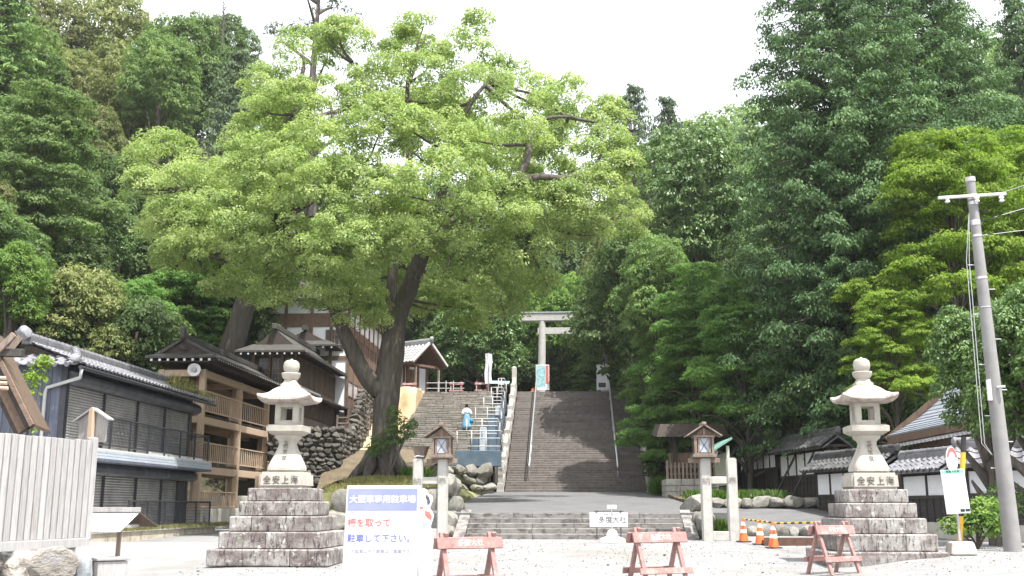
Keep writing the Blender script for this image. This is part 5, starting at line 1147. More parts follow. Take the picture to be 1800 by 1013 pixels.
def lobes_to_tufts(lobes, spacing, rc, low=-.35, jitter=.12, inner=.0):
    """tuft centres over the upper and outer skin of every lobe (cx, cy, cz, rx, ry, rz), dropped where they lie inside another"""
    Ls = np.array(lobes, float); C = []; O = []
    for i, l in enumerate(Ls):
        rm = (l[3]+l[4]+l[5])/3; n = max(8, int(4*math.pi*rm*rm/spacing**2))
        k = np.arange(n)+.5; ph = np.arccos(1-2*k/n); th = math.pi*(1+5**.5)*k + RNG.random()*6
        d = np.stack([np.cos(th)*np.sin(ph), np.sin(th)*np.sin(ph), np.cos(ph)], 1); d = nrm_(d+RNG.normal(size=d.shape)*jitter)
        d = d[d[:, 2] > low]; rad = .82+.30*RNG.random(len(d)); c = l[:3]+d*l[3:6]*rad[:, None]
        q = np.ones(len(c), bool)
        for j, m in enumerate(Ls):
            if j != i: q &= (np.sum(((c-m[:3])/m[3:6])**2, 1) > .45)
        C.append(c[q]); O.append(d[q])
    C = np.concatenate(C); O = np.concatenate(O); Rc = rc*(.7+.6*RNG.random(len(C))); return C, Rc, O
def limbs(paths, name, m, parent, w=True, n=9, rough=0):
    b = B()
    for pts, rad in paths:
        b.tube(pts, rad, n)
    if rough:
        for v in b.v: v += Vector((noise3(v, 1.1), noise3(v+Vector((9, 0, 0)), 1.1), 0))*rough
    return b.o(name, m, parent, smooth=True, w=w)
def bez(a, c, e, n=7):
    a, c, e = Vector(a), Vector(c), Vector(e); return [a*(1-t)**2 + c*2*t*(1-t) + e*t*t for t in lin(0, 1, n)]
def tap(r0, r1, n): return [r0+(r1-r0)*i/n for i in range(n+1)]

# ---- the great camphor
CY_ = 43.0
t = T('camphor_tree', 'huge spreading camphor tree with bright yellow-green crown on the mound', 'tree', TREE)
q = lambda px, py, dy=0: at(px, py, CY_+dy)
lob = []
CL = [(300, 285, 70, -1), (268, 345, 42, -2), (330, 365, 75, -2), (300, 440, 55, -1), (400, 320, 80, -3), (395, 410, 80, -4), (440, 235, 75, -1), (480, 150, 72, 0), (470, 330, 75, -4), (500, 400, 70, -5), (455, 505, 62, -3),
      (540, 95, 62, 1), (560, 190, 82, -1), (570, 280, 80, -4), (620, 75, 55, 1), (650, 160, 72, 0), (560, 360, 80, -6), (610, 440, 72, -6), (640, 330, 80, -6), (680, 240, 80, -4), (715, 85, 52, 1), (735, 55, 36, 1), (750, 150, 70, 0), (700, 400, 76, -5),
      (760, 250, 80, -4), (780, 345, 80, -6), (820, 90, 62, 0), (840, 180, 76, -1), (870, 270, 70, -4), (860, 380, 72, -5), (830, 450, 70, -3), (905, 140, 58, 1), (940, 210, 70, -1), (990, 180, 55, 1), (1020, 240, 62, 0), (1060, 215, 40, 1), (1070, 285, 52, -1),
      (960, 300, 62, -2), (1040, 345, 58, -2), (970, 390, 60, -2), (920, 440, 60, -2), (1000, 425, 40, 0), (620, 520, 62, -3), (660, 480, 60, 2), (760, 480, 70, 3), (720, 540, 70, 5), (850, 520, 70, 4), (900, 490, 60, 4), (560, 470, 50, 1), (480, 455, 60, 2), (360, 470, 50, 2),
      (530, 450, 58, -5), (590, 500, 56, -5), (650, 440, 50, -6), (760, 420, 62, -6), (820, 490, 58, -4), (880, 530, 48, -1), (930, 500, 44, 0), (450, 440, 62, -4), (430, 510, 46, -2), (500, 520, 40, -3), (640, 560, 40, -2), (770, 540, 50, 4), (820, 560, 44, 5), (350, 420, 60, -3), (290, 400, 44, -2), (1010, 390, 44, -2), (1090, 320, 34, -1)]
for px, py, r, dy in CL:
    c = q(px, py, dy); rm = r*.72*CY_/FPX; lob.append((c.x, c.y+random.uniform(-1, 1), c.z, rm*1.1, rm*1.1, rm*.88))
    for k in range(2): a = random.uniform(0, 6.28); e = rm*random.uniform(.9, 1.25); r2 = rm*random.uniform(.40, .58); lob.append((c.x+e*math.cos(a), c.y+random.uniform(-1.5, .5), c.z+e*.7*math.sin(a), r2*1.1, r2*1.1, r2*.9))
for k in range(15):   # the far side of the crown
    a = random.uniform(-2.4, 2.4); c = q(680+a*150+random.uniform(-40, 40), 330-120*math.cos(a*.9)+random.uniform(-60, 70), random.uniform(3, 7)); rm = random.uniform(1.5, 2.0); lob.append((c.x, c.y, c.z, rm, rm, rm*.85))
C, Rc, O = lobes_to_tufts(lob, .80, .50, -.42, .2)
off = np.array(TREE); me = tufts('crown', C-off, Rc, O, 200, .8, .14, .12, .52, .5, .5, .75)
tag(link(me, 'crown', 'camphor_leaf', t), kind='stuff')
TP = []
def path(pts, r0, r1, n=3):
    P_ = [q(*p) for p in pts]; out = []
    for i in range(len(P_)-1):
        a, b_ = P_[i], P_[i+1]; pa = P_[max(0, i-1)]; pb = P_[min(len(P_)-1, i+2)]
        for k in range(n):
            s = k/n; m0 = (b_-pa)*.5; m1 = (pb-a)*.5
            out.append(a*(2*s**3-3*s*s+1)+m0*(s**3-2*s*s+s)+b_*(-2*s**3+3*s*s)+m1*(s**3-s*s))
    out.append(P_[-1]); N_ = len(out)-1; TP.append((out, [r0+(r1-r0)*(i/N_)**.8 for i in range(N_+1)])); return out
main = [(678, 850, 0), (676, 800, 0), (677, 740, 0), (680, 680, 0), (688, 620, 0), (700, 560, 0), (722, 500, -.5), (745, 440, -1), (768, 395, -1.5)]
path(main, 1.15, .30); TP[-1] = (TP[-1][0], [.86, .70, .62, .58, .56, .55, .54, .54, .54, .53, .53, .52, .50, .47, .44, .41, .39, .37, .35, .33, .31, .29, .27, .25, .24][:len(TP[-1][0])])
path([(668, 690, -.1), (640, 655, -.4), (612, 600, -.8), (588, 545, -1), (568, 490, -1.5), (545, 430, -2), (520, 370, -2.5)], .40, .16)
path([(690, 610, .3), (688, 540, .4), (690, 480, .2), (700, 420, 0), (715, 340, 0), (720, 250, 0), (715, 150, 0)], .36, .09)
path([(768, 395, -1.5), (800, 372, -3), (855, 352, -4.5), (905, 322, -4.6), (945, 312, -4), (1000, 312, -3), (1040, 300, -2)], .30, .07)
path([(905, 322, -4.6), (925, 285, -4.4), (930, 240, -4), (955, 210, -3.5), (1000, 205, -3)], .18, .05)
path([(768, 395, -1.5), (778, 330, -2), (800, 240, -2), (830, 180, -2), (860, 140, -1)], .26, .06)
path([(545, 430, -2), (500, 400, -4), (450, 385, -4), (400, 360, -4), (330, 330, -3)], .22, .05)
path([(520, 370, -2.5), (510, 290, -2), (520, 200, -1), (535, 120, 0)], .2, .05)
path([(545, 430, -2), (470, 480, -1), (400, 460, 0), (330, 440, 0)], .18, .05)
path([(720, 250, 0), (660, 180, 0), (620, 110, 1)], .16, .04)
path([(700, 420, 0), (640, 340, -2), (600, 260, -2), (580, 180, -1)], .22, .05)
path([(745, 440, -1), (830, 440, -2), (900, 420, -2), (970, 400, -2)], .18, .05)
for l in random.sample(lob, 110):
    c = Vector(l[:3]); s_ = min((p for q_ in TP[1:12] for p in q_[0][4:]), key=lambda p: (p-c).length)
    if (s_-c).length < 7: TP.append((bez(s_, (s_+c)/2+Vector((0, 0, -.3)), c+Vector((random.uniform(-.4, .4), random.uniform(-.4, .4), -.15)), 5), tap(.09, .02, 5)))
limbs(TP, 'trunk', 'bark', t, n=14, rough=.09)
for k in range(8):   # root flare
    a = k*math.pi/4+.3; d = Vector((math.cos(a), math.sin(a), 0)); ln = random.uniform(1.0, 1.5)
    B().tube([TREE+d*.35+Vector((0, 0, 1.1)), TREE+d*.7+Vector((0, 0, .42)), TREE+d*ln*.8+Vector((0, 0, .12)), TREE+d*ln+Vector((0, 0, -.12))], [.26, .27, .18, .08], 8).o('root', 'bark', t, smooth=True)
t = T('trunk_shrub', 'dark green shrub sprouting against the camphor trunk', 'shrub', TREE+Vector((.5, -1.4, 0)))
lb = []
for px, py, r in ((690, 768, 17), (668, 782, 15), (712, 762, 14), (698, 745, 12), (690, 725, 8), (655, 795, 9), (722, 748, 9)):
    c = at(px, py, 41.6); lb.append((c.x, c.y, c.z, r*41.6/FPX, .45, r*41.6/FPX))
C, Rc, O = lobes_to_tufts(lb, .3, .2, -.8)
tag(link(tufts('leaves', C-np.array(t.location), Rc, O, 26, .8, .2, .12, .45, .5), 'leaves', 'broad_leaf', t), kind='stuff')
b = B()
for l in lb: b.tube(bez(t.location, t.location.lerp(Vector(l[:3]), .5)+Vector((.1, 0, .2)), l[:3], 4), tap(.04, .015, 4), 6)
b.o('stems', 'grey_bark', t)

# ---- prototypes of the forest trees: (crown mesh, trunk mesh) about 12 m high, base at the origin
def proto_broad(seed, h=12, w=5, nl=15, low=.30, sp=.85, rc=.72, per=52, leaf=.29, flat=.62, lf=.85, droop=.25):
    random.seed(seed); lob = []; tr = [([(0, 0, -1.5), (.2, .1, h*.3), (0, .2, h*.6), (.1, 0, h*.86)], [.42, .32, .22, .06])]
    for k in range(nl):
        f = (k+.5)/nl; z = h*(low+(1-low)*f*.93); rr = w*math.sqrt(max(.05, 1-((f-.35)/.68)**2))*random.uniform(.5, .8); a = k*2.4+random.uniform(-.4, .4)
        r = w*random.uniform(.30, .44); x, y = rr*math.cos(a), rr*math.sin(a)
        lob.append((x, y, min(z, h-r*lf*.8), r, r, r*lf)); tr.append((bez((0, .1, z*.62), (x*.4, y*.4, z*.8), (x, y, z+.2*r), 5), tap(.15, .04, 5)))
    lob.append((0, 0, h*.80, w*.5, w*.5, h*.2)); lob.append((0, 0, h*.55, w*.6, w*.6, h*.2))
    C, Rc, O = lobes_to_tufts(lob, sp, rc, -.5)
    return tufts('crown', C, Rc, O, per, flat, droop, leaf, .5, .7), limbs_mesh(tr)
def limbs_mesh(tr, n=8):
    b = B()
    for p, r in tr: b.tube(p, r, n)
    return b.mesh('trunk', None, smooth=True)
def proto_maple(seed, h=12, w=6, nl=46, leaf=.18, per=52):
    random.seed(seed); lob = []; tr = [([(0, 0, -1), (.3, 0, h*.25), (-.1, .2, h*.5), (.2, 0, h*.85)], [.34, .26, .18, .05])]
    for k in range(nl):
        f = (k+.5)/nl; z = h*(.22+.76*f); rr = w*(1.05-.75*f**1.6)*random.uniform(.35, .9); a = k*2.4+random.uniform(-.3, .3)
        r = w*random.uniform(.24, .38); x, y = rr*math.cos(a), rr*math.sin(a); z -= rr*.08
        r *= random.uniform(.7, 1.1); lob.append((x, y, z+random.uniform(-.4, .4), r, r, r*random.uniform(.22, .5))); tr.append((bez((0, 0, z*.75), (x*.5, y*.5, z+.3), (x, y, z), 5), tap(.10, .025, 5)))
    C, Rc, O = lobes_to_tufts(lob, .62, .55, -.3)
    return tufts('crown', C, Rc, O, per, .45, .22, leaf, .62, .8, .1), limbs_mesh(tr)
def proto_conifer(seed, h=20, w=6, nlev=26, leaf=.42, per=34, base=.06, droop=.55, asp=.30, sharp=1.0, rc=.62, pw=1.25):
    random.seed(seed); C = []; O = []; tr = [([(0, 0, -2), (0, 0, h*.4), (.1, 0, h*.97)], [.5, .36, .05])]
    for i in range(nlev):
        f = i/(nlev-1); z = h*(base+(1-base)*f**.92*.98); L = w*(1-f**pw*sharp*.94)*random.uniform(.85, 1.08)+.35; nb = max(5, int(11-4*f))
        for k in range(nb):
            a = 2*math.pi*(k+random.random()*.6)/nb+i*.8; l = L*random.uniform(.7, 1.1); d = Vector((math.cos(a), math.sin(a), 0)); m = max(2, int(l/.78))
            for s in range(m):
                g = (s+1)/m; p = d*(l*g)+Vector((random.uniform(-.35, .35)*g*1.5, random.uniform(-.35, .35)*g*1.5, z+.25*l*g*.6-.16*l*g*g*droop*2+random.uniform(-.2, .2)))
                if g > .28: C.append(p[:]); O.append((d.x, d.y, -.25))
            if k % 2 == 0: tr.append(([Vector((0, 0, z-.1)), d*l*.5+Vector((0, 0, z+.12*l)), d*l*.9+Vector((0, 0, z+.0))], [.07, .05, .02]))
    C = np.array(C); O = nrm_(np.array(O)); Rc = rc*(.75+.5*RNG.random(len(C)))
    return tufts('crown', C, Rc, O, per, .45, droop, leaf, asp, .55, .15), limbs_mesh(tr, 6)
def proto_pine(seed):
    random.seed(seed); C = []; O = []; tr = [([(0, 0, -2), (.3, 0, 6), (-.1, 0, 12), (.2, 0, 17)], [.4, .32, .22, .06])]
    for i in range(20):
        z = 7+i*.52; a = i*2.4; l = random.uniform(1.8, 4.2)*(1-.45*i/20); d = Vector((math.cos(a), math.sin(a), .12)); e = d*l+Vector((0, 0, z))
        tr.append((bez((0, 0, z-.4), d*l*.5+Vector((0, 0, z-.1)), e, 5), tap(.11, .03, 5)))
        for k in range(6): C.append((e+Vector((random.gauss(0, .7), random.gauss(0, .7), random.gauss(.1, .2))))[:]); O.append((d.x, d.y, .4))
    C = np.array(C); O = nrm_(np.array(O)); return tufts('crown', C, .5*(.8+.4*RNG.random(len(C))), O, 40, .5, .0, .34, .16, .6), limbs_mesh(tr, 7)
_bare_rng = random.Random(5)
PR = {'broad': [proto_broad(1), proto_broad(2, nl=18, w=5.4), proto_broad(3, nl=13, lf=1.0, per=48)], 'maple': [proto_maple(4), proto_maple(5, nl=42)],
      'hinoki': [proto_conifer(6, leaf=.28, per=56, asp=.4, rc=.72, droop=.45, pw=1.5), proto_conifer(7, nlev=24, leaf=.28, per=56, asp=.4, rc=.72, droop=.45, pw=1.7)], 'cedar': [proto_conifer(8, 20, 4.2, 24, .36, 36, .1, .25, .35, 1.0, .55)], 'pine': [proto_pine(9)],
      'hinoki_big': [proto_conifer(10, 30, 5.7, 50, .19, 124, .10, .48, .45, 1.0, .76, 3.4)],
      'camellia': [proto_broad(11, 4, 1.9, 16, .2, .30, .27, 34, .135, .8, .95, .1), proto_broad(12, 4, 2.0, 14, .15, .30, .27, 34, .135, .8, .95, .1)]}
PH = {'broad': 12, 'maple': 12, 'hinoki': 20, 'cedar': 20, 'pine': 17.3, 'hinoki_big': 30, 'camellia': 4}
PW = {'broad': 6.3, 'maple': 7.2, 'hinoki': 6.6, 'cedar': 4.8, 'pine': 4.2, 'hinoki_big': 6.3, 'camellia': 2.5}
random.seed(11); NT = [0]
VR = {'hinoki': 1.5, 'cedar': 1.8, 'hinoki_big': 1.35, 'pine': 1.5, 'broad': 1.4}
def tree(kind, px, pytop, Y, wpx, m, label, name, group=None, bark='grey_bark', hmin=3):
    """a tree whose top stands at px, pytop at distance Y, wpx wide; it is rooted on the terrain below"""
    top = at(px, pytop, Y); plant(kind, top.x, Y, top.z, wpx*Y/FPX, m, label, name, group, bark, hmin)
def plant(kind, x, y, ztop, width, m, label, name, group=None, bark='grey_bark', hmin=3):
    g = H(x, y) if not (-19 < x < 16 and 76 < y < 97) else ZS; h = max(hmin, ztop-g); NT[0] += 1
    cr, tk = PR[kind][NT[0] % len(PR[kind])]; sx = width/2/PW[kind]; sz = max(.8*sx, min(h/PH[kind], VR.get(kind, 1.25)*sx))
    t = T(name, label, 'shrub' if kind == 'camellia' and 'tree' not in name else 'tree', (x, y, ztop-h), random.uniform(0, 6.28), group)
    tag(link(cr, 'crown', m, t, (0, 0, h-PH[kind]*sz), (0, 0, 0), (sx, sx, sz), own=True), kind='stuff'); link(tk, 'trunk', bark, t, (0, 0, 0), (0, 0, 0), (sx, sx, max(.2, h/PH[kind])), own=True); return t
G1 = 'trees on the wooded slope to the left'; G2 = 'trees on the wooded slope to the right'; G3 = 'trees behind the torii'
for a in [
 # left slope
 ('maple', 85, 165, 56, 360, 'broad_leaf', 'broad tree with flat layered green boughs behind the shuttered building', 'layered_tree', G1),
 ('camellia', 30, 440, 47, 170, 'fresh_leaf', 'bright green bushy tree above the ridge of the shuttered building', 'bright_bushy_tree', G1),
 ('broad', -5, 330, 52, 120, 'shii_leaf', 'pale grey-green bushy tree cut by the picture edge', 'pale_bushy_tree', G1),
 ('cedar', 18, -110, 70, 270, 'cedar_leaf', 'feathery light green cedar in the upper corner', 'cedar_tree', G1),
 ('broad', 85, 5, 96, 230, 'shii_leaf', 'golden-topped evergreen tree between the cedar and the highest tree', 'golden_evergreen_tree', G1),
 ('broad', 205, 8, 100, 270, 'shii_leaf', 'golden-topped evergreen tree highest on the slope', 'golden_evergreen_tree', G1),
 ('broad', 120, 100, 88, 200, 'shii_leaf', 'golden-topped evergreen tree beside the feathery cedar', 'golden_evergreen_tree', G1),
 ('broad', 230, 130, 84, 220, 'shii_leaf', 'golden-topped evergreen tree in the middle of the slope', 'golden_evergreen_tree', G1),
 ('broad', 170, 200, 74, 180, 'shii_leaf', 'pale-topped evergreen tree above the layered boughs', 'golden_evergreen_tree', G1),
 ('broad', 330, 45, 92, 230, 'broad_leaf', 'rounded mid-green tree standing on the skyline', 'round_evergreen_tree', G1),
 ('broad', 290, 70, 80, 180, 'broad_leaf', 'rounded mid-green tree with many lobes beside the golden trees', 'round_evergreen_tree', G1),
 ('hinoki', 420, 90, 76, 240, 'pine_leaf', 'dark conifer with bare flat twigs beside the camphor crown', 'dark_conifer', G1),
 ('broad', 400, 40, 104, 150, 'dark_leaf', 'dark round tree on the skyline under the dead twigs', 'round_evergreen_tree', G1),
 ('camellia', 195, 365, 60, 130, 'camellia_leaf', 'glossy grey-green rounded tree standing out from the dark slope', 'glossy_tree', G1),
 ('broad', 150, 490, 52, 270, 'shii_leaf', 'dull green bushy tree just above the grey tiled roof', 'bushy_tree', G1),
 ('broad', 300, 330, 70, 240, 'dark_leaf', 'dark evergreen tree right of the glossy grey-green tree', 'dark_evergreen_tree', G1),
 ('broad', 220, 280, 72, 220, 'dark_leaf', 'dark evergreen tree below the pale-topped evergreen', 'dark_evergreen_tree', G1),
 ('broad', 120, 330, 66, 260, 'dark_leaf', 'dark evergreen tree directly behind the flat layered boughs', 'dark_evergreen_tree', G1),
 ('maple', 330, 440, 63, 260, 'maple_dark', 'dark layered tree between the gallery roof and the camphor', 'dark_layered_tree', G1),
 ('broad', 420, 420, 66, 220, 'dark_leaf', 'dark evergreen tree half hidden by the lowest camphor bough', 'dark_evergreen_tree', G1),
 ('maple', 250, 500, 56, 220, 'maple_dark', 'dark layered tree just above the end of the tiled roof', 'dark_layered_tree', G1),
 ('pine', 560, -75, 82, 260, 'pine_leaf', 'tall sparse pine rising above the camphor crown', 'pine_tree', G1),
 ('broad', 480, 180, 88, 220, 'dark_leaf', 'dark evergreen tree showing through the upper camphor crown', 'dark_evergreen_tree', G1),
 ('broad', 560, 300, 92, 240, 'dark_leaf', 'dark evergreen tree showing through the middle of the camphor crown', 'dark_evergreen_tree', G1),
 ('broad', 500, 400, 78, 240, 'dark_leaf', 'dark evergreen tree above the plastered house roof', 'dark_evergreen_tree', G1),
 # behind the upper court
 ('broad', 620, 420, 95, 230, 'dark_leaf', 'dark evergreen tree behind the tall plastered house', 'dark_evergreen_tree', G3),
 ('broad', 745, 440, 96, 220, 'dark_leaf', 'dark evergreen tree behind the tiled shrine hall', 'dark_evergreen_tree', G3),
 ('broad', 845, 530, 89, 190, 'camellia_leaf', 'sunlit leafy tree behind the white banner', 'sunlit_tree', G3),
 ('broad', 800, 430, 100, 220, 'broad_leaf', 'mid-green tree behind the sunlit tree', 'round_evergreen_tree', G3),
 ('broad', 905, 500, 98, 170, 'broad_leaf', 'mid-green tree beside the torii top beam', 'round_evergreen_tree', G3),
 ('broad', 985, 490, 93, 150, 'fresh_leaf', 'sunlit bright green tree framed by the torii', 'sunlit_tree', G3),
 ('maple', 1045, 620, 90, 120, 'fresh_leaf', 'pale young tree between the torii pillar and the maple', 'pale_young_tree', G3),
 ('broad', 960, 380, 110, 260, 'dark_leaf', 'dark evergreen tree directly above the torii', 'dark_evergreen_tree', G3),
 ('broad', 860, 330, 116, 260, 'dark_leaf', 'dark evergreen tree high between the camphor and the torii', 'dark_evergreen_tree', G3),
 ('broad', 720, 320, 116, 280, 'dark_leaf', 'dark evergreen tree high behind the camphor trunk', 'dark_evergreen_tree', G3),
 ('broad', 1060, 470, 100, 200, 'dark_leaf', 'dark evergreen tree just beyond the hidden torii pillar', 'dark_evergreen_tree', G3),
 # right of the stairs
 ('hinoki', 1112, 150, 112, 220, 'pine_leaf', 'slender conifer on the skyline just right of the camphor', 'slender_conifer', G2),
 ('hinoki', 1172, 172, 104, 220, 'pine_leaf', 'slender conifer on the skyline left of the big cypress', 'slender_conifer', G2),
 ('broad', 1215, 235, 96, 280, 'broad_leaf', 'mid-green tree below the slender conifers', 'round_evergreen_tree', G2),
 ('broad', 1122, 385, 87, 240, 'shii_leaf', 'dark round tree with golden top hanging over the stairs', 'golden_evergreen_tree', G2),
 ('broad', 1225, 240, 66, 260, 'camellia_leaf', 'sunlit green tree leaning against the big cypress', 'sunlit_tree', G2),
 ('broad', 1150, 425, 60, 190, 'broad_leaf', 'mid-green tree rising beside the stairs', 'round_evergreen_tree', G2),
 ('maple', 1225, 470, 55, 230, 'maple_dark', 'green maple with layered boughs before the big cypress', 'maple_tree', G2),
 ('maple', 1190, 590, 60, 230, 'maple_dark', 'low dark maple hanging over the stone stairs', 'maple_tree', G2),
 ('hinoki_big', 1450, -170, 48, 440, 'hinoki_leaf', 'huge dark green cypress filling the right of the picture', 'cypress_tree', G2),
 ('hinoki_big', 1590, -120, 54, 400, 'hinoki_leaf', 'tall dark cypress close behind the hugest cypress', 'cypress_tree', G2),
 ('hinoki', 1660, 10, 66, 330, 'hinoki_leaf', 'dark cypress behind the yellow-green maple', 'cypress_tree', G2),
 ('hinoki', 1780, -20, 62, 260, 'hinoki_leaf', 'dark cypress at the upper right edge', 'cypress_tree', G2),
 ('hinoki', 1560, 300, 53, 260, 'hinoki_leaf', 'dark cypress behind the plaster wall', 'cypress_tree', G2),
 ('broad', 1360, 540, 57, 280, 'hinoki_leaf', 'low dark evergreen over the plaster wall roofs', 'low_evergreen_tree', G2),
 ('broad', 1490, 560, 50, 260, 'camellia_leaf', 'leafy evergreen behind the big stone lantern', 'low_evergreen_tree', G2),
 ('maple', 1660, 235, 43, 400, 'maple_leaf', 'glowing yellow-green maple behind the utility pole', 'maple_tree', G2),
 ('maple', 1790, 235, 46, 280, 'maple_leaf', 'glowing yellow-green maple at the right edge', 'maple_tree', G2),
 ('maple', 1560, 520, 41, 230, 'maple_leaf', 'young yellow-green maple above the gate roof', 'maple_tree', G2),
 ('camellia', 1715, 550, 28.0, 235, 'camellia_leaf', 'glossy camellia hiding part of the gate roof', 'camellia_tree', G2),
 ('camellia', 1805, 520, 26.3, 280, 'camellia_leaf', 'glossy camellia behind the utility pole at the edge', 'camellia_tree', G2),
 ('broad', 1136, 415, 70, 330, 'dark_leaf', 'dark evergreen tree hiding the torii beam end', 'dark_evergreen_tree', G2),
 ('broad', 1126, 450, 77, 280, 'dark_leaf', 'dark evergreen tree leaning across the torii pillar', 'dark_evergreen_tree', G2),
 ('broad', 1150, 520, 67, 200, 'dark_leaf', 'dark evergreen tree beside the upper main stairs', 'dark_evergreen_tree', G2),
 ('maple', 1175, 560, 64, 190, 'maple_dark', 'dark maple reaching over the upper main stairs', 'maple_tree', G2),
 ('maple', 1215, 600, 57, 260, 'maple_dark', 'dark maple above the fenced shed', 'maple_tree', G2),
 ('camellia', 1165, 690, 63, 110, 'dark_leaf', 'dark bush beside the main stairs balustrade', 'understory_bush', G2),
 ('maple', 1300, 500, 50, 280, 'maple_dark', 'green maple shading the green-roofed board', 'maple_tree', G2),
 ('camellia', 1215, 650, 60, 240, 'dark_leaf', 'dark bush behind the fenced shed', 'understory_bush', G2),
 ('camellia', 1300, 600, 64, 330, 'dark_leaf', 'dark bush behind the green-roofed board', 'understory_bush', G2),
 ('camellia', 1400, 590, 58, 330, 'dark_leaf', 'dark bush behind the braced plaster wall', 'understory_bush', G2),
 ('camellia', 1490, 610, 52, 300, 'dark_leaf', 'dark bush behind the worn plaster wall', 'understory_bush', G2),
 ('camellia', 1560, 600, 46, 240, 'maple_dark', 'green bush between the big lantern and the gate', 'understory_bush', G2),
 ('camellia', 90, 520, 52, 300, 'dark_leaf', 'dark bush behind the tiled roof', 'understory_bush', G1),
 ('camellia', 240, 540, 54, 300, 'dark_leaf', 'dark bush behind the gallery', 'understory_bush', G1),
 ('camellia', 350, 520, 66, 280, 'dark_leaf', 'dark bush beside the leaning trunk', 'understory_bush', G1),
 ('camellia', 780, 590, 93, 200, 'dark_leaf', 'dark bush beyond the tiled shrine hall', 'understory_bush', G3),
 ('camellia', 900, 610, 93, 200, 'dark_leaf', 'dark bush beyond the white banner', 'understory_bush', G3),
 ('camellia', 1010, 620, 94, 160, 'dark_leaf', 'dark bush seen through the torii', 'understory_bush', G3),
 ('broad', 1330, 430, 62, 260, 'dark_leaf', 'dark evergreen tree beside the huge cypress, nearer the stairs', 'dark_evergreen_tree', G2),
 ('broad', 1240, 560, 70, 260, 'dark_leaf', 'dark evergreen tree behind the layered green maple', 'dark_evergreen_tree', G2),
 ('broad', 1400, 400, 64, 300, 'dark_leaf', 'dark evergreen tree close behind the huge cypress', 'dark_evergreen_tree', G2),
 ('broad', 1720, 420, 54, 300, 'dark_leaf', 'dark evergreen tree behind the glowing maples', 'dark_evergreen_tree', G2),
 ('broad', 1300, 600, 58, 240, 'dark_leaf', 'dark evergreen tree low between the shed and the cypress', 'dark_evergreen_tree', G2),
 ('broad', 1180, 640, 68, 200, 'dark_leaf', 'dark evergreen tree low beside the stair balustrade', 'dark_evergreen_tree', G2),
]: tree(*a[:9])
# leaning dark trunk behind the gallery
t = T('leaning_tree', 'stout leaning trunk rising behind the gallery roof', 'tree', at(395, 640, 62))
limbs([([at(385, 680, 62), at(410, 600, 62), at(432, 530, 62), at(445, 470, 62), at(450, 400, 62)], [.85, .72, .62, .5, .3])], 'trunk', 'grey_bark', t, n=12, rough=.05)
C, Rc, O = lobes_to_tufts([(*at(px, py, 61), 2.0, 2.0, 1.3) for px, py in ((440, 430), (500, 480), (400, 450), (460, 380), (520, 430))], .7, .55)
tag(link(tufts('crown', C-np.array(t.location), Rc, O, 40, .6, .25, .22), 'crown', 'broad_leaf', t), kind='stuff')
# bare dead tree on the skyline
t = T('dead_tree', 'small bare dead tree on the skyline', 'tree', at(390, 60, 100)); b = B(); r0 = t.location
b.tube([r0-Vector((0, 0, 6)), r0+Vector((.1, 0, 1.4)), r0+Vector((0, 0, 3.6))], [.14, .10, .03], 6)
for k in range(26):
    z = .2+k*.13; a = k*2.4; l = random.uniform(.8, 1.6)*(1-.5*k/26); d = Vector((math.cos(a), math.sin(a)*.7, .6)); s_ = r0+Vector((.05, 0, z)); b.tube([s_, s_+d*l*.5, s_+d*l+Vector((0, 0, .15))], [.04, .03, .012], 4)
b.o('trunk', 'grey_bark', t)
# far wooded hill
rnd = random.Random(21); fl = []
def farhill(x, y): return float(np.interp(x, [-120, -60, 0, 11, 21, 27, 40, 85, 120, 250], [55, 60, 66, 74, 81, 87, 90, 104, 108, 100]))*float(np.interp(y, [140, 230, 330], [.30, 1, .95])) + 3*noise3((x*.03, y*.03, 1)) - 3
while len(fl) < 340:
    x = rnd.uniform(-30, 150); y = rnd.uniform(170, 240); k = 1010+x/y*FPX
    if 1080 < k < 1420 or k > 1560: r = rnd.uniform(2.6, 4.6); fl.append((x, y, farhill(x, y)+r*.5, r, r, r*.95))
sheet('far_hill', 'canopy_ground', lin(-160, 280, 60), lin(140, 330, 20), farhill)
C, Rc, O = lobes_to_tufts(fl, 1.9, 1.25, -.1); tag(link(tufts('distant_wood', C, Rc, O, 8, .7, .2, .85, .6, .7), 'distant_wood', 'broad_leaf'), 'far wooded hilltop between the camphor and the cypress', 'woodland', None, 'stuff')
# the dense wood that fills the slopes between the trees above
for lab, grp, x0, x1, y0, y1 in (('evergreen tree of the dense wood on the left slope', 'dense wood on the left slope', -72, -23, 50, 108), ('evergreen tree of the dense wood on the right slope', 'dense wood on the right slope', 15, 62, 54, 112), ('evergreen tree of the dense wood behind the upper court', 'dense wood behind the upper court', -23, 15, 98, 122)):
    y = y0
    while y < y1:
        x = x0+random.uniform(0, 6)
        while x < x1:
            xx, yy = x+random.uniform(-2, 2), y+random.uniform(-2.5, 2.5); k = 1010+xx/yy*FPX
            if -200 < k < 2150:
                h = random.uniform(8.5, 11.5); plant('broad', xx, yy, H(xx, yy)+h, random.uniform(9.5, 12.5), random.choice(('dark_leaf', 'broad_leaf', 'dark_leaf', 'broad_leaf', 'camellia_leaf')), lab, 'woodland_tree', grp)
            x += 8.2
        y += 8.2

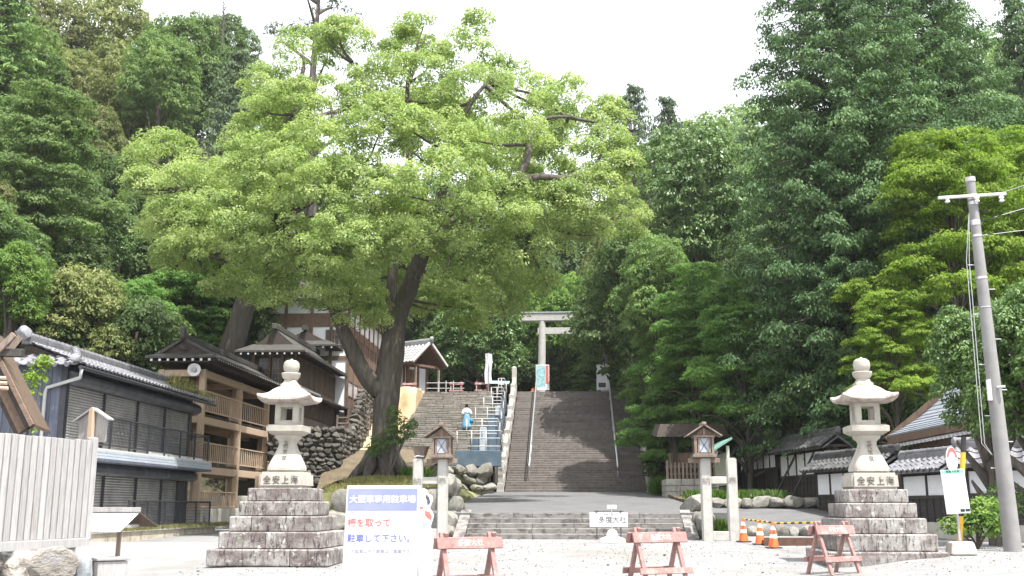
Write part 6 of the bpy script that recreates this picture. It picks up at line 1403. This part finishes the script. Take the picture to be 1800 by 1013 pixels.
# ---- shrubs, grass and weeds
def shrub(lobes_px, Y, leaf, per, m, name, label, sp=.22, rc=.18, grp=None):
    lb = [(*at(px, py, Y), r*Y/FPX, r*Y/FPX*.9, r*Y/FPX) for px, py, r in lobes_px]; c0 = Vector(lb[0][:3]); c0.z = H(c0.x, Y)
    t = T(name, label, 'shrub', c0, group=grp); C, Rc, O = lobes_to_tufts(lb, sp, rc, -.7)
    tag(link(tufts('leaves', C-np.array(c0), Rc, O, per, .8, .15, leaf, .5, .6), 'leaves', m, t), kind='stuff'); b = B()
    for l in lb: b.tube(bez(c0, c0.lerp(Vector(l[:3]), .5)+Vector((0, 0, .1)), l[:3], 4), tap(.03, .012, 4), 5)
    b.o('stems', 'grey_bark', t); return t
shrub([(1715, 918, 24), (1733, 908, 26), (1695, 927, 18), (1750, 920, 20), (1720, 896, 16), (1740, 932, 18), (1674, 930, 14)], 24.6, .10, 30, 'fresh_leaf', 'variegated_shrub', 'rounded yellow-green shrub at the foot of the utility pole')
shrub([(1750, 880, 18), (1765, 860, 16), (1760, 900, 18), (1790, 890, 18)], 26.2, .09, 26, 'camellia_leaf', 'green_shrub', 'small dark green shrub against the black boards')
shrub([(45, 690, 16), (60, 665, 14), (35, 720, 14), (75, 640, 9), (50, 750, 12)], 21.5, .10, 22, 'maple_leaf', 'climbing_shrub', 'loose yellow-green twigs between the little shrine and the building')
def grass(name, label, pts, h, n, m, spread=.3, kind='stuff'):
    """upright blades scattered round points"""
    pts = np.array(pts); i = RNG.integers(0, len(pts), n); P = pts[i]+RNG.normal(size=(n, 3))*np.array([spread, spread, 0]); hh = h*(.5+.8*RNG.random(n)); P[:, 2] += hh*.42
    U = nrm_(np.array([0, 0, 1.0])+RNG.normal(size=(n, 3))*.35); N = nrm_(RNG.normal(size=(n, 3))*np.array([1, 1, .2]))
    o = link(leaf_mesh(name, P, N, U, hh, hh*.10+.012, RNG.random(n)), name, m); return tag(o, label, 'grass', None, kind)
bz = lambda x, y: tz(0, min(y, 60))+.12
grass('grass_tufts', 'lush green grass tufts behind the stone posts', [(X_(px, 42.6), 42.6+random.random(), bz(0, 42.6)) for px in (1222, 1230, 1252, 1258, 1264, 1270, 1276, 1300)], .38, 1500, 'grass_leaf', .2)
grass('grass_border', 'dark strappy grass clumps below the plaster wall', [(X_(px, 44.0), 43.6+random.random()*1.6, bz(0, 44)) for px in (1318, 1324, 1336, 1345, 1362, 1372, 1378)], .36, 1100, 'camellia_leaf', .22)
grass('stair_foot_grass', 'green grass at the foot of the fenced shed', [(X_(px, 53), 53+random.random(), tz(0, 53)+.1) for px in range(1158, 1180, 4)], .8, 700, 'grass_leaf', .2)
grass('crevice_grass', 'small weeds between the stone posts', [(X_(1265, 31.0), 31.2, .95), (X_(1275, 31.0), 31.3, .95)], .4, 260, 'grass_leaf', .14)
grass('mound_grass', 'short sunny grass over the camphor mound', [(x, y, moundz(x, y)) for x, y in [(random.uniform(-8.4, -4.9), random.uniform(35.2, 41)) for _ in range(200)]], .16, 9000, 'weed_leaf', .2)
grass('trunk_grass', 'taller green grass right of the camphor trunk', [(X_(px, 42), 42+random.random(), moundz(X_(px, 42), 42)) for px in range(715, 745, 4)], .45, 600, 'grass_leaf', .16)
grass('verge_weeds', 'thin weeds along the foot of the shuttered building', [(-14.3+random.uniform(-.1, .6), random.uniform(30, 46), .025*38) for _ in range(120)], .16, 2600, 'weed_leaf', .25)
grass('roof_weeds', 'weeds growing on the eave of the shuttered building', [(EX+random.uniform(-.7, .05), random.uniform(39.6, Y1+.6), EZ+.08+.2*random.random()) for _ in range(60)], .22, 900, 'weed_leaf', .12)
grass('roof_weeds_tall', 'tall green weeds at the far end of the tiled roof', [(EX-.9, random.uniform(41.5, 43.2), EZ+.4) for _ in range(12)], .55, 120, 'weed_leaf', .15)

def litter(name, label, n, box, size, m, cat):
    """small bits lying flat on the ground"""
    X = RNG.uniform(box[0], box[1], n); Y = RNG.uniform(box[2], box[3], n); P = np.array([(x, y, H(x, y)+.012) for x, y in zip(X, Y)])
    N = nrm_(np.array([0, 0, 1.0])+RNG.normal(size=(n, 3))*.35); U = RNG.normal(size=(n, 3)); sz = size*(.5+RNG.random(n)**2)
    tag(link(leaf_mesh(name, P, N, U, sz, sz*.7, RNG.random(n)), name, m), label, cat, None, 'stuff')
litter('loose_pebbles', 'loose pebbles scattered over the gravel plaza', 11000, (-10, 10, 17, 31), .034, 'pebble_tone', 'pebbles')
litter('fallen_leaves', 'fallen leaves scattered over the gravel plaza', 420, (-14, 9, 18, 33), .07, 'litter_tone', 'leaves')
# ------------------------------------------------------------------ thin summer haze round the whole place
o = B().span((-420, -60, -6), (420, 430, 150)).o('haze', None); o['kind'] = 'stuff'
hm = bpy.data.materials.new('haze'); hm.use_nodes = True; hm.node_tree.nodes.clear()
vo = hm.node_tree.nodes.new('ShaderNodeVolumePrincipled'); vo.inputs['Density'].default_value = .0002; vo.inputs['Color'].default_value = (.93, .96, 1, 1); vo.inputs['Anisotropy'].default_value = .2
ou = hm.node_tree.nodes.new('ShaderNodeOutputMaterial'); hm.node_tree.links.new(vo.outputs[0], ou.inputs['Volume']); o.data.materials.append(hm)
